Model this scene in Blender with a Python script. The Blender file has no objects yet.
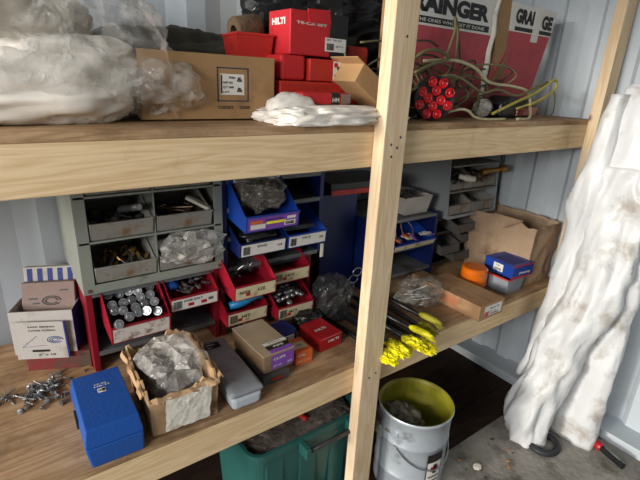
import bpy, math, random
from mathutils import Vector, Matrix, Euler, noise
R_ = math.radians
C = bpy.context.scene.collection
random.seed(7)

# ------------------------------------------------------------------ camera
cam_d = bpy.data.cameras.new('camera'); cam = bpy.data.objects.new('camera', cam_d); C.objects.link(cam)
f_px, yaw, pit, rol = 451.7, .64023, .34247, .05011
F = Vector((math.sin(yaw)*math.cos(pit), math.cos(yaw)*math.cos(pit), -math.sin(pit)))
Rr = Vector((math.cos(yaw), -math.sin(yaw), 0)); Uu = Rr.cross(F)
Rt = Rr*math.cos(rol)+Uu*math.sin(rol); Ut = -Rr*math.sin(rol)+Uu*math.cos(rol)
M = Matrix((Rt, Ut, -F)).transposed().to_4x4(); M.translation = (0, -1, 1.5807)
cam.matrix_world = M
cam_d.sensor_width = 36; cam_d.lens = f_px/640*36; cam_d.clip_start = .02
bpy.context.scene.camera = cam
vs = bpy.context.scene.view_settings
vs.view_transform = 'Standard'; vs.look = 'None'; vs.gamma = 1; vs.use_curve_mapping = False
vs.exposure = 0.0

# ------------------------------------------------------------------ world and daylight from the open container door
w = bpy.data.worlds.new('world'); bpy.context.scene.world = w; w.use_nodes = True
w.node_tree.nodes['Background'].inputs[0].default_value = (.55, .74, 1, 1)
w.node_tree.nodes['Background'].inputs[1].default_value = .08
def area(name, loc, target, sx, sy, power, col):
    l = bpy.data.lights.new(name, 'AREA'); l.shape = 'RECTANGLE'; l.size = sx; l.size_y = sy; l.energy = power; l.color = col
    o = bpy.data.objects.new(name, l); C.objects.link(o); o.location = loc
    o.rotation_euler = (Vector(target)-Vector(loc)).to_track_quat('-Z', 'Y').to_euler(); return o
area('daylight_through_door', (-2.4, -1.25, 1.95), (1.6, -.1, .7), 1.2, .8, 92, (1, .975, .94))
sun_d = bpy.data.lights.new('sun', 'SUN'); sun_d.energy = 2.6; sun_d.angle = R_(9); sun_d.color = (1, .95, .86)
sun = bpy.data.objects.new('sun', sun_d); C.objects.link(sun)
sun.rotation_euler = Vector((1, -.02, -.17)).to_track_quat('-Z', 'Y').to_euler()

# ------------------------------------------------------------------ materials
def rgb(h):
    v = [int(h[i:i+2], 16)/255 for i in (0, 2, 4)]
    return tuple((c/12.92 if c <= .04045 else ((c+.055)/1.055)**2.4) for c in v)+(1,)
def mat(name, col, rough=.6, metal=0, var=.18, vs=9, bump=.15, bs=60, stain=None, st=(.55, .7), ss=6, sc=(1, 1, 1), spec=.5, alpha=1, coat=0, bd=.01):
    m = bpy.data.materials.new(name); m.use_nodes = True; nt = m.node_tree; N = nt.nodes; L = nt.links
    b = N['Principled BSDF']; b.inputs['Roughness'].default_value = rough; b.inputs['Metallic'].default_value = metal
    b.inputs['Specular IOR Level'].default_value = spec; b.inputs['Coat Weight'].default_value = coat
    c = rgb(col) if isinstance(col, str) else col
    tc = N.new('ShaderNodeTexCoord'); mp = N.new('ShaderNodeMapping'); mp.inputs['Scale'].default_value = sc
    L.new(tc.outputs['Object'], mp.inputs['Vector'])
    n = N.new('ShaderNodeTexNoise'); n.inputs['Scale'].default_value = vs; n.inputs['Detail'].default_value = 6; L.new(mp.outputs[0], n.inputs['Vector'])
    r = N.new('ShaderNodeValToRGB'); e = r.color_ramp.elements; e[0].position = .3; e[1].position = .7
    e[0].color = tuple(x*(1-var) for x in c[:3])+(1,); e[1].color = tuple(min(1, x*(1+var)) for x in c[:3])+(1,)
    L.new(n.outputs[0], r.inputs[0]); out = r.outputs[0]
    if stain:
        n2 = N.new('ShaderNodeTexNoise'); n2.inputs['Scale'].default_value = ss; n2.inputs['Detail'].default_value = 8; n2.inputs['Roughness'].default_value = .65
        L.new(tc.outputs['Object'], n2.inputs['Vector'])
        r2 = N.new('ShaderNodeValToRGB'); q = r2.color_ramp.elements; q[0].position, q[1].position = st; q[0].color = (0, 0, 0, 1); q[1].color = (1, 1, 1, 1)
        L.new(n2.outputs[0], r2.inputs[0])
        mx = N.new('ShaderNodeMixRGB'); L.new(r2.outputs[0], mx.inputs[0]); L.new(out, mx.inputs[1]); mx.inputs[2].default_value = rgb(stain); out = mx.outputs[0]
    L.new(out, b.inputs['Base Color'])
    if bump:
        n3 = N.new('ShaderNodeTexNoise'); n3.inputs['Scale'].default_value = bs; n3.inputs['Detail'].default_value = 4; L.new(mp.outputs[0], n3.inputs['Vector'])
        bp = N.new('ShaderNodeBump'); bp.inputs['Strength'].default_value = bump; bp.inputs['Distance'].default_value = bd
        L.new(n3.outputs[0], bp.inputs['Height']); L.new(bp.outputs[0], b.inputs['Normal'])
    if alpha < 1:
        b.inputs['Alpha'].default_value = alpha
    return m
def wood(name, a, bcol, sc, stain, st=(.56, .75), knots=True):
    m = bpy.data.materials.new(name); m.use_nodes = True; nt = m.node_tree; N = nt.nodes; L = nt.links
    b = N['Principled BSDF']; b.inputs['Roughness'].default_value = .75; b.inputs['Specular IOR Level'].default_value = .25
    tc = N.new('ShaderNodeTexCoord'); mp = N.new('ShaderNodeMapping'); mp.inputs['Scale'].default_value = sc
    L.new(tc.outputs['Object'], mp.inputs[0])
    n = N.new('ShaderNodeTexNoise'); n.inputs['Scale'].default_value = 1; n.inputs['Detail'].default_value = 5; n.inputs['Distortion'].default_value = 1.4; L.new(mp.outputs[0], n.inputs[0])
    wv = N.new('ShaderNodeMath'); wv.operation = 'MULTIPLY'; wv.inputs[1].default_value = 9; L.new(n.outputs[0], wv.inputs[0])
    fr = N.new('ShaderNodeMath'); fr.operation = 'PINGPONG'; fr.inputs[1].default_value = 1; L.new(wv.outputs[0], fr.inputs[0])
    r = N.new('ShaderNodeValToRGB'); e = r.color_ramp.elements; e[0].position = .1; e[1].position = .95; e[0].color = rgb(a); e[1].color = rgb(bcol)
    L.new(fr.outputs[0], r.inputs[0])
    n2 = N.new('ShaderNodeTexNoise'); n2.inputs['Scale'].default_value = 4; n2.inputs['Detail'].default_value = 9; n2.inputs['Roughness'].default_value = .7; L.new(tc.outputs['Object'], n2.inputs[0])
    r2 = N.new('ShaderNodeValToRGB'); q = r2.color_ramp.elements; q[0].position, q[1].position = st; q[0].color = (0, 0, 0, 1); q[1].color = (.8, .8, .8, 1)
    L.new(n2.outputs[0], r2.inputs[0])
    mx = N.new('ShaderNodeMixRGB'); L.new(r2.outputs[0], mx.inputs[0]); L.new(r.outputs[0], mx.inputs[1]); mx.inputs[2].default_value = rgb(stain)
    out = mx.outputs[0]
    if knots:
        v = N.new('ShaderNodeTexVoronoi'); v.inputs['Scale'].default_value = 3.1; L.new(tc.outputs['Object'], v.inputs[0])
        r3 = N.new('ShaderNodeValToRGB'); k = r3.color_ramp.elements; k[0].position = .03; k[1].position = .07; k[0].color = (1, 1, 1, 1); k[1].color = (0, 0, 0, 1)
        L.new(v.outputs['Distance'], r3.inputs[0])
        mk = N.new('ShaderNodeMixRGB'); L.new(r3.outputs[0], mk.inputs[0]); L.new(out, mk.inputs[1]); mk.inputs[2].default_value = rgb('7a4f2a'); out = mk.outputs[0]
    L.new(out, b.inputs['Base Color'])
    bp = N.new('ShaderNodeBump'); bp.inputs['Strength'].default_value = .25; bp.inputs['Distance'].default_value = .002; L.new(n.outputs[0], bp.inputs['Height']); L.new(bp.outputs[0], b.inputs['Normal'])
    return m
def clear(name, tint, opac=.35, rough=.12, bs=18):
    """crinkled clear plastic film"""
    m = bpy.data.materials.new(name); m.use_nodes = True; nt = m.node_tree; N = nt.nodes; L = nt.links
    b = N['Principled BSDF']; b.inputs['Base Color'].default_value = rgb(tint); b.inputs['Roughness'].default_value = rough; b.inputs['Specular IOR Level'].default_value = .9
    tc = N.new('ShaderNodeTexCoord'); n = N.new('ShaderNodeTexNoise'); n.inputs['Scale'].default_value = bs*.5; n.inputs['Detail'].default_value = 3; n.inputs['Distortion'].default_value = .6; L.new(tc.outputs['Object'], n.inputs[0])
    fo = N.new('ShaderNodeMath'); fo.operation = 'PINGPONG'; fo.inputs[1].default_value = .3; L.new(n.outputs[0], fo.inputs[0])
    bp = N.new('ShaderNodeBump'); bp.inputs['Strength'].default_value = .6; bp.inputs['Distance'].default_value = .03; L.new(fo.outputs[0], bp.inputs['Height']); L.new(bp.outputs[0], b.inputs['Normal'])
    t = N.new('ShaderNodeBsdfTransparent'); mx = N.new('ShaderNodeMixShader')
    r = N.new('ShaderNodeMapRange'); r.inputs[1].default_value = 0; r.inputs[2].default_value = .3; r.inputs[3].default_value = max(.02, opac-.2); r.inputs[4].default_value = min(1, opac+.2)
    L.new(fo.outputs[0], r.inputs[0]); L.new(r.outputs[0], mx.inputs[0]); L.new(t.outputs[0], mx.inputs[1]); L.new(b.outputs[0], mx.inputs[2])
    L.new(mx.outputs[0], N['Material Output'].inputs[0]); return m

m_beam = wood('beam_pine', 'e8cda4', 'd8b88c', (1.6, 26, 26), '9c744a', (.6, .8))
m_post = wood('post_pine', 'e6cfae', 'd8bb94', (26, 26, 1.6), 'a07c52', (.6, .85))
m_ply = wood('plywood', 'bd9c78', 'a07f5c', (1.5, 14, 14), '4e3828', (.46, .72), False)
m_wall = mat('wall_paint', 'bcc4ca', .45, 0, .04, 3, .05, 30, stain='8d8a88', st=(.62, .8), ss=3)
m_floor = mat('floor_dusty', '948f87', .9, 0, .25, 5, .5, 40, stain='4c4238', st=(.5, .72), ss=7)
m_floor2 = wood('floor_plank', '3c2a20', '2a1c15', (2, 14, 14), '1f1611', (.45, .7), False)  # dark brown wood, with the shade under the shelf put into the tone
m_gcab = mat('grey_green_steel', '8f9389', .45, .1, .08, 6, .04, stain='6f6558', st=(.6, .75), ss=9)
m_gbin = mat('grey_bin', '8f8c84', .5, 0, .08, 10, .04, stain='7d5f45', st=(.52, .68), ss=16)
m_dsteel = mat('dark_steel', '4a4b4d', .45, .5, .2, 20, .1)
m_gsteel = mat('grey_steel_shelf', '6e7072', .5, .3, .12, 10, .08, stain='4a4038')
m_red = mat('red_steel', '7d0f22', .4, 0, .08, 8, .03)
m_redbin = mat('red_bin', '8e1226', .4, 0, .08, 8, .03)
m_redcard = mat('red_card', 'bd1d26', .55, 0, .12, 10, .08, stain='8c1219', st=(.55, .75), ss=12)
m_redcase = mat('red_case', 'b5261f', .45, 0, .1, 8, .05, stain='7d1a16', st=(.55, .72), ss=14)
m_redgl = mat('red_box', 'ad1a22', .4, 0, .08, 8, .03)
m_blue = mat('blue_steel', '071b52', .45, 0, .1, 8, .03)
m_bluebin = mat('blue_bin', '123c94', .4, 0, .08, 8, .03)
m_bluecase = mat('blue_case', '164fa0', .42, 0, .05, 6, .15, 120, stain='0d3f86', st=(.6, .8), ss=10)
m_navy = mat('navy_print', '1c2f7c', .6, 0, .05)
m_card = mat('cardboard', 'a07d55', .85, 0, .1, 5, .1, 60, stain='7a5c3c', st=(.55, .8), ss=6)
m_card2 = mat('old_cardboard', 'b7956f', .85, 0, .12, 6, .2, 30, stain='6e4d33', st=(.5, .68), ss=9)
m_cardin = mat('cardboard_inside', '8a6a48', .9, 0, .2, 8, .2, 30)
m_cardbig = mat('weathered_cardboard', 'ab9075', .85, 0, .1, 5, .15, 30, stain='7a5f47', st=(.55, .72), ss=7)
m_white = mat('white_label', 'dcd9d2', .6, 0, .04, 10, .02)
m_yelw = mat('cream_label', 'cfc3a0', .6, 0, .05, 10, .02, stain='a38f69', ss=20)
m_dirtylab = mat('dirty_label', 'cfc4bd', .6, 0, .1, 20, .1, stain='8b7766', st=(.5, .62), ss=30)
m_black = mat('black_ink', '151517', .55, 0, .05)
m_blackpl = mat('black_plastic', '1b1b1d', .35, 0, .1, 8, .1)
m_rubber = mat('black_rubber', '26282c', .6, 0, .15, 20, .1)
m_olive = mat('olive_cover', '3a362c', .75, 0, .25, 7, .4, 20)
m_pink = mat('faded_red_print', 'b34850', .7, 0, .08, 7, .1, 30, stain='9a3b42', ss=10)
m_purple = mat('purple_label', '7c46a8', .5, 0, .05)
m_orange = mat('orange_card', 'd5622a', .55, 0, .08, 20, .05)
m_paper = mat('paper_tag', 'd9d4c8', .8, 0, .06, 16, .5, 40, stain='a99b88', st=(.55, .75), ss=24)
m_pinkpaper = mat('pinkish_paper', '8f7b74', .8, 0, .08, 12, .1, stain='8a6f66', ss=12)
m_zinc = mat('zinc', '97999b', .36, .85, .2, 30, .05)
m_zincd = mat('dull_steel', '6c6a68', .4, .8, .35, 40, .1)
m_brass = mat('brass', 'a98348', .35, .85, .15, 30, .05)
m_copper = mat('brownish_metal', '7a6152', .45, .6, .3, 30, .1)
m_cloth = mat('white_cloth', 'e3ddd4', .85, 0, .06, 8, .4, 12, stain='b8ab9a', st=(.58, .8), ss=10)
m_bagfill = mat('white_fabric', 'e4ddd2', .8, 0, .05, 5, .3, 9, stain='b5a48d', st=(.55, .75), ss=5)
m_bagfill2 = mat('greyish_fabric', 'a59a88', .8, 0, .12, 5, .3, 9, stain='6d6252', st=(.5, .7), ss=6)
m_tarp = mat('white_sheeting', 'd4d5d6', .45, 0, .05, 5, .8, 9, stain='8a7a66', st=(.52, .72), ss=5, bd=.015, sc=(1, 1, .5))
m_film = clear('clear_film', 'e6e2da', .34, .14, 34)
m_film2 = clear('clear_bag', 'd2cfc9', .48, .14, 50)
m_smoke = clear('smoky_bag', '9a958d', .4, .16, 50)
m_tin = mat('frosted_plastic', '8f9297', .35, .1, .1, 6, .05, stain='74746f', ss=10)
m_tinlow = mat('pale_plastic', 'b9c0c8', .35, 0, .06, 6, .05)
m_pack = mat('brown_packet', '77583c', .5, 0, .2, 12, .3, 30)
m_yellow = mat('yellow_plastic', 'f0e51e', .45, 0, .1, 20, .5, 60, stain='a39a1c', st=(.55, .7), ss=30)
m_yelin = mat('yellow_paint_inside', '86821c', .5, 0, .25, 7, .2, 30, stain='5f5a18', st=(.5, .7), ss=10)
m_pail = mat('pail_metal', 'b9c2cb', .38, .35, .1, 5, .1, stain='7f868c', st=(.56, .7), ss=12)
m_teal = mat('teal_plastic', '2b5f5b', .4, 0, .06, 5, .05)
m_junk = mat('junk_fill', '5c534c', .8, 0, .4, 20, .8, 30, stain='7b726a', st=(.55, .65), ss=25)
m_amber = mat('amber_plastic', 'd86a10', .25, 0, .1, 12, .02, coat=.3)
m_redlens = mat('red_lens', 'c80a18', .15, 0, .05, coat=.5)
m_reddark = mat('dark_red_lens', '7a0a12', .2, 0, .05, coat=.5)
m_cordo = mat('olive_cord', '6b6440', .6, 0, .2, 30, .1)
m_cordy = mat('yellow_cord', 'b7ac50', .55, 0, .15, 30, .1)
m_cordw = mat('cream_cord', 'c3b993', .55, 0, .12, 30, .1)
m_cordk = mat('dark_cord', '35321f', .6, 0, .2, 30, .1)
m_colors = mat('mixed_wrappers', 'b0a58c', .5, 0, .5, 30, .3)

# ------------------------------------------------------------------ mesh helpers
class MB:
    def __init__(s): s.v = []; s.f = []
    def add(s, vs_, fs, T=None):
        o = len(s.v)
        s.v += [tuple(T @ Vector(p)) if T else tuple(p) for p in vs_]
        s.f += [[i+o for i in q] for q in fs]; return s
    def box(s, x0, x1, y0, y1, z0, z1, T=None):
        v = [(x, y, z) for z in (z0, z1) for y in (y0, y1) for x in (x0, x1)]
        return s.add(v, [(0, 2, 3, 1), (4, 5, 7, 6), (0, 1, 5, 4), (2, 6, 7, 3), (0, 4, 6, 2), (1, 3, 7, 5)], T)
    def hexa(s, b, t, T=None):   # four bottom and four top corners, counter-clockwise seen from above
        return s.add(list(b)+list(t), [(3, 2, 1, 0), (4, 5, 6, 7), (0, 1, 5, 4), (1, 2, 6, 5), (2, 3, 7, 6), (3, 0, 4, 7)], T)
    def prism(s, poly, axis, a0, a1, T=None):  # poly in the two other axes
        def P(p, a):
            return {'x': (a, p[0], p[1]), 'y': (p[0], a, p[1]), 'z': (p[0], p[1], a)}[axis]
        n = len(poly); v = [P(p, a0) for p in poly]+[P(p, a1) for p in poly]
        f = [list(range(n)), list(range(2*n-1, n-1, -1))]+[(i, i+n, (i+1) % n+n, (i+1) % n) for i in range(n)]
        return s.add(v, f, T)
    def lathe(s, prof, n=24, T=None, close=True):
        v = [(r*math.cos(2*math.pi*k/n), r*math.sin(2*math.pi*k/n), z) for r, z in prof for k in range(n)]
        f = [(i*n+k, i*n+(k+1) % n, (i+1)*n+(k+1) % n, (i+1)*n+k) for i in range(len(prof)-1) for k in range(n)]
        if close: f += [list(range(n-1, -1, -1)), [(len(prof)-1)*n+k for k in range(n)]]
        return s.add(v, f, T)
    def tube(s, pts, r, n=6, closed=False):
        pts = [Vector(p) for p in pts]; m = len(pts); V = []; up = Vector((0, 0, 1))
        rr = r if isinstance(r, (list, tuple)) else [r]*m
        prev = None
        for i, p in enumerate(pts):
            if closed: t = pts[(i+1) % m]-pts[i-1]
            else: t = pts[min(i+1, m-1)]-pts[max(i-1, 0)]
            t.normalize()
            a = (prev - t*prev.dot(t)) if prev else (up.cross(t) if abs(t.z) < .95 else Vector((1, 0, 0)).cross(t))
            a.normalize(); prev = a; b = t.cross(a)
            V += [p+(a*math.cos(2*math.pi*k/n)+b*math.sin(2*math.pi*k/n))*rr[i] for k in range(n)]
        f = [(i*n+k, i*n+(k+1) % n, ((i+1) % m)*n+(k+1) % n, ((i+1) % m)*n+k) for i in range(m if closed else m-1) for k in range(n)]
        if not closed: f += [list(range(n-1, -1, -1)), [(m-1)*n+k for k in range(n)]]
        return s.add(V, f)
    def obj(s, name, m, parent=None, bevel=0, smooth=False, sub=0, solid=0):
        me = bpy.data.meshes.new(name); me.from_pydata([tuple(p) for p in s.v], [], s.f); me.validate(); me.update()
        import bmesh as _b
        bm = _b.new(); bm.from_mesh(me); _b.ops.recalc_face_normals(bm, faces=bm.faces); bm.to_mesh(me); bm.free()
        o = bpy.data.objects.new(name, me); C.objects.link(o); me.materials.append(m)
        if smooth: me.polygons.foreach_set('use_smooth', [True]*len(me.polygons))
        if solid: k = o.modifiers.new('solid', 'SOLIDIFY'); k.thickness = solid; k.offset = 0
        if bevel: k = o.modifiers.new('bevel', 'BEVEL'); k.width = bevel; k.segments = 2; k.limit_method = 'ANGLE'; k.angle_limit = R_(35)
        if sub: k = o.modifiers.new('sub', 'SUBSURF'); k.levels = sub; k.render_levels = sub
        if parent: o.parent = parent
        return o
def B(*a, **k): return MB().box(*a, **k)
def spline(pts, k=6):
    P = [Vector(p) for p in pts]; P = [P[0]*2-P[1]]+P+[P[-1]*2-P[-2]]; out = []
    for i in range(1, len(P)-2):
        for j in range(k):
            t = j/k; a, b, c, d = P[i-1:i+3]
            out.append(.5*((2*b)+(c-a)*t+(2*a-5*b+4*c-d)*t*t+(3*b-a-3*c+d)*t**3))
    out.append(P[-2]); return out
def blob(c, r, amp=.12, fr=3, seed=0, flat=None, e=.75, nu=44, nv=24, ridge=.5, top=None, fine=.12):
    """crumpled rounded lump, flattened where it rests"""
    mb = MB(); V = []
    sp = lambda a, p: math.copysign(abs(a)**p, a)
    for i in range(nv+1):
        ph = -math.pi/2+math.pi*i/nv
        for k in range(nu):
            th = 2*math.pi*k/nu
            d = Vector((sp(math.cos(ph), e)*sp(math.cos(th), e), sp(math.cos(ph), e)*sp(math.sin(th), e), sp(math.sin(ph), e)))
            q = d*fr+Vector((seed*3.7, seed*1.3, seed*2.1))
            n1 = noise.noise(q); n2 = 1-2*abs(noise.noise(q*2.1)); n3 = 1-2*abs(noise.noise(q*4.3))
            s = 1+amp*(n1*1.2+ridge*(n2-.4)+ridge*fine*(n3-.4))
            p = Vector((d.x*r[0]*s, d.y*r[1]*s, d.z*r[2]*s))+Vector(c)
            if flat is not None and p.z < flat: p.z = flat
            if top is not None and p.z > top: p.z = top+(p.z-top)*.3
            V.append(p)
    f = [(i*nu+k, i*nu+(k+1) % nu, (i+1)*nu+(k+1) % nu, (i+1)*nu+k) for i in range(nv) for k in range(nu)]
    return mb.add(V, f)
def thing(name, label, cat, loc=(0, 0, 0), rz=0, group=None, rx=0, ry=0):
    o = bpy.data.objects.new(name, None); C.objects.link(o); o.location = loc; o.rotation_euler = (rx, ry, rz); o.empty_display_size = .05
    return tag(o, label, cat, group)
def tag(o, label, cat, group=None, kind=None):
    o['label'] = label; o['category'] = cat
    if group: o['group'] = group
    if kind: o['kind'] = kind
    return o
def struct(o): o['kind'] = 'structure'; return o
def dup(src, loc, rot, label=None):
    r = src.copy(); C.objects.link(r); r.location = loc; r.rotation_euler = rot
    if label: r['label'] = label
    for ch in src.children:
        c = ch.copy(); C.objects.link(c); c.parent = r
    return r
_cache = {}
def glyphs(s, bold):
    if (s, bold) in _cache: return _cache[(s, bold)]
    cu = bpy.data.curves.new('t', 'FONT'); cu.body = s; cu.offset = bold; cu.resolution_u = 3
    o = bpy.data.objects.new('t', cu); C.objects.link(o)
    me = bpy.data.meshes.new_from_object(o.evaluated_get(bpy.context.evaluated_depsgraph_get()))
    v = [Vector(p.co) for p in me.vertices]; f = [list(p.vertices) for p in me.polygons]
    bpy.data.objects.remove(o); bpy.data.curves.remove(cu); bpy.data.meshes.remove(me)
    x0 = min(p.x for p in v); x1 = max(p.x for p in v); y0 = min(p.y for p in v); y1 = max(p.y for p in v)
    r = ([((p.x-x0)/(x1-x0), (p.y-y0)/(y1-y0)) for p in v], f); _cache[(s, bold)] = r; return r
class Face:
    """a flat side of a thing: origin, u to the right, v up"""
    def __init__(s, o, u, v):
        s.o = Vector(o); s.u = Vector(u).normalized(); s.v = Vector(v).normalized(); s.n = s.u.cross(s.v)
    def P(s, a, b, h): return s.o+s.u*a+s.v*b+s.n*h
    def rect(s, mb, a0, b0, a1, b1, h0=.0002, h1=.0008):
        mb.hexa([s.P(a0, b0, h0), s.P(a1, b0, h0), s.P(a1, b1, h0), s.P(a0, b1, h0)], [s.P(a0, b0, h1), s.P(a1, b0, h1), s.P(a1, b1, h1), s.P(a0, b1, h1)]); return mb
    def text(s, mb, t, a, b, w_, h_, h=.0013, bold=.02, skew=0):
        v, f = glyphs(t, bold); mb.add([s.P(a+x*w_+y*skew, b+y*h_, h) for x, y in v], f); return mb
    def bars(s, mb, a, b, w_, h_, h=.0009, seed=1):
        rn = random.Random(seed); x = 0
        while x < w_*.96:
            t = w_*rn.choice((.02, .035, .05)); s.rect(mb, a+x, b, a+min(x+t, w_), b+h_, h, h+.0003); x += t+w_*rn.choice((.025, .04))
        return mb
def sticker(F_, a, b, w_, h_, parent, m=m_white, lines=(), bars=None, ink=m_black, name='label', seed=1):
    L_ = F_.rect(MB(), a, b, a+w_, b+h_).obj(name, m, parent)
    mb = MB()
    for t, x, y, tw, th in lines: F_.text(mb, t, a+x*w_, b+(y+th*.12)*h_, tw*w_*.9, th*h_*.75, bold=.03)
    if bars: F_.bars(mb, a+bars[0]*w_, b+bars[1]*h_, bars[2]*w_, bars[3]*h_, seed=seed)
    if mb.v: mb.obj('print', ink, L_)
    return L_
def carton(name, label, cat, loc, dims, m, rz=0, group=None, bevel=.0015, rx=0, ry=0, bump=0):
    """closed box standing at its front left bottom corner"""
    t = thing(name, label, cat, loc, rz, group, rx, ry); W, D, H = dims
    MB().box(0, W, 0, D, 0, H).obj('box_body', m, t, bevel)
    return t, Face((0, 0, 0), (1, 0, 0), (0, 0, 1)), Face((0, D, 0), (0, -1, 0), (0, 0, 1)), Face((0, 0, H), (1, 0, 0), (0, 1, 0))

# ------------------------------------------------------------------ structure: steel container
def corrugated(name, p0, along, nrm, length, z0, z1, pitch, depth, phase, slope=.25):
    """trapezoid sheet starting at p0, running along, bulging towards nrm"""
    pts = []; a = Vector(along); n = Vector(nrm); s = -phase
    while s < length+pitch:
        for t, d in ((0, 0), (.5-slope, 0), (.5, 1), (1-slope, 1), (1, 0)):
            u = s+t*pitch
            if 0 <= u <= length: pts.append((u, d*depth))
        s += pitch
    pts = sorted(set(pts)); mb = MB(); v = []
    for u, d in pts:
        q = Vector(p0)+a*u+n*d; v += [(q.x, q.y, z0), (q.x, q.y, z1)]
    mb.add(v, [(2*i, 2*i+2, 2*i+3, 2*i+1) for i in range(len(pts)-1)])
    return struct(mb.obj(name, m_wall, None, solid=.003))
corrugated('wall_back', (-1.6, .785, 0), (1, 0, 0), (0, -1, 0), 4.0, 0, 2.4, .28, .022, .12)
corrugated('wall_end', (2.345, .79, 0), (0, -1, 0), (-1, 0, 0), 2.5, 0, 2.4, .18, .024, .09, .14)
corrugated('wall_front', (-1.6, -1.66, 0), (1, 0, 0), (0, 1, 0), 4.0, 0, 2.4, .28, .032, .12)
struct(B(-1.6, 2.4, -1.7, .8, 2.4, 2.44).obj('ceiling', m_wall))
struct(B(2.19, 2.35, -1.66, .78, 0, .05).obj('baseboard_end', m_wall, bevel=.004))
struct(B(-1.2, 2.19, .73, .79, 0, .10).obj('baseboard_back', m_wall, bevel=.004))
struct(B(-2.6, 2.4, -1.8, -.065, -.05, 0).obj('floor', m_floor))
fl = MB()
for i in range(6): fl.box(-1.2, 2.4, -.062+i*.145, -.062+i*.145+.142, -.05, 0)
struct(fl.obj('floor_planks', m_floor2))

# ------------------------------------------------------------------ wooden shelving
TOP, LOW, E1 = 1.4625, .647, 2.31
sh = thing('wooden_shelving', 'two level pine and plywood shelving built along the container wall', 'shelving', (0, 0, 0))
for z in (TOP, LOW):
    B(-1.15, E1, -.001, .74, z-.019, z).obj('shelf_board', m_ply, sh, .001)
    B(-1.15, E1, 0, .038, z-.124, z-.0195).obj('beam', m_beam, sh, .003)
    B(-1.15, E1, .70, .738, z-.11, z-.0195).obj('beam', m_beam, sh, .003)
B(.92, 1.01, -.047, -.0012, 0, 2.39).obj('post', m_post, sh, .003)
B(2.222, 2.312, -.047, -.0012, 0, 2.39).obj('post', m_post, sh, .003)
B(.885, .985, .69, .728, TOP+.001, 2.39).obj('post', m_post, sh, .003)
hd = MB()
for x, z in ((.95, 1.41), (.975, 1.40), (.955, 1.375), (.985, 1.43), (.955, .60), (.985, .61), (.97, 1.7)):
    hd.lathe([(.0001, 0), (.004, 0), (.004, .001), (.0001, .001)], 10, Matrix.Translation((x, -.0468, z)) @ Matrix.Rotation(R_(90), 4, 'X'), False)
hd.obj('screw_heads', m_dsteel, sh)

# ------------------------------------------------------------------ bins
LAST = []
def bin_(name, label, group, loc, w_, d, hb, hf, m, tilt=0, lean=.015, lab=None, cut=.5):
    t = thing(name, label, 'parts bin', loc, 0, group, rx=tilt); LAST.append(t)
    th = .003; mb = MB()
    side = [(0, 0), (-lean, hf), (d*.06, hf*1.12), (d*cut, hb), (d, hb), (d, 0)]
    mb.prism(side, 'x', 0, th).prism(side, 'x', w_-th, w_)
    mb.box(th, w_-th, 0, d, 0, th).box(th, w_-th, d-th, d, th, hb)
    mb.hexa([(th, 0, 0), (w_-th, 0, 0), (w_-th, th, 0), (th, th, 0)], [(th, -lean, hf), (w_-th, -lean, hf), (w_-th, -lean+th, hf), (th, -lean+th, hf)])
    mb.obj('bin_body', m, t, .0008)
    F_ = Face((0, 0, 0), (1, 0, 0), (0, -lean, hf))
    MB().box(-.001, w_+.001, -lean-.004, -lean+.004, hf-.001, hf+.004).obj('rim', m, t, .001)
    if lab:
        mm, lines, brs = lab
        sticker(F_, w_*.03, hf*.08, w_*.94, hf*.86, t, mm, lines, brs, seed=int(w_*1e4))
    return t
# small hardware prototypes
def bolt_mesh(L=.045, r=.0055, hr=.011, hh=.007, hexh=True, m=m_zinc, washer=True, name='bolt'):
    mb = MB(); mb.lathe([(.0005, hh), (hr*.85, hh), (hr, hh-.001), (hr, 0), (r, 0)], 6 if hexh else 16, None, False)
    if washer: mb.lathe([(r, -.002), (hr*1.25, -.002), (hr*1.25, 0), (r, 0)], 18, None, False)
    mb.lathe([(r, 0), (r, -L), (r*.8, -L-.001), (.0003, -L-.001)], 10, None, False)
    return mb.obj(name, m)
def scatter(make, label, cat, group, spots):
    first = None
    for loc, rot in spots:
        if first is None:
            first = make(); tag(first, label, cat, group); first.location = loc; first.rotation_euler = rot
        else: dup(first, loc, rot)
def pile(cx, cy, z, wx, wy, n, h, seed, rot=lambda r: (r.uniform(60, 120), r.uniform(-25, 25), r.uniform(0, 360))):
    r = random.Random(seed); out = []
    for i in range(n):
        a, b = r.uniform(-1, 1), r.uniform(-1, 1)
        e = rot(r); out.append(((cx+a*wx, cy+b*wy, z+h*r.random()*(1-max(abs(a), abs(b))**2)), tuple(R_(q) for q in e)))
    return out

# --- grey four-bin cabinet, left
x0, x1, y0, y1, z0, z1 = .160, .608, .38, .745, .937, 1.375
g = thing('bin_cabinet', 'grey green steel bin cabinet on top of the left red rack', 'cabinet', (x0, y0, z0))
W, D, H = x1-x0, y1-y0, z1-z0
MB().box(0, .004, 0, D, 0, H).box(W-.004, W, 0, D, 0, H).box(.004, W-.004, 0, D, 0, .004).box(.004, W-.004, 0, D, H-.004, H).box(.004, W-.004, D-.004, D, .004, H-.004).obj('cabinet_shell', m_gcab, g, .001)
MB().box(0, .034, -.003, .002, 0, H).box(W-.030, W, -.003, .002, 0, H).box(.034, W-.030, -.003, .002, 0, .028).box(.034, W-.03, -.003, .002, H-.03, H).obj('front_frame', m_gcab, g, .001)
rows = [.030, .166, .302]
for z in rows[1:]: B(.006, W-.006, -.003, D-.006, z-.008, z-.002).obj('shelf', m_gcab, g)
B(W/2-.002, W/2+.002, .0, D-.006, .006, H-.006).obj('divider', m_gcab, g)
MB().lathe([(.0005, 0), (.006, 0), (.006, .003), (.0005, .003)], 12, Matrix.Translation((.017, -.003, .012)) @ Matrix.Rotation(R_(90), 4, 'X'), False).obj('corner_rivet', m_copper, g)
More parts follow.
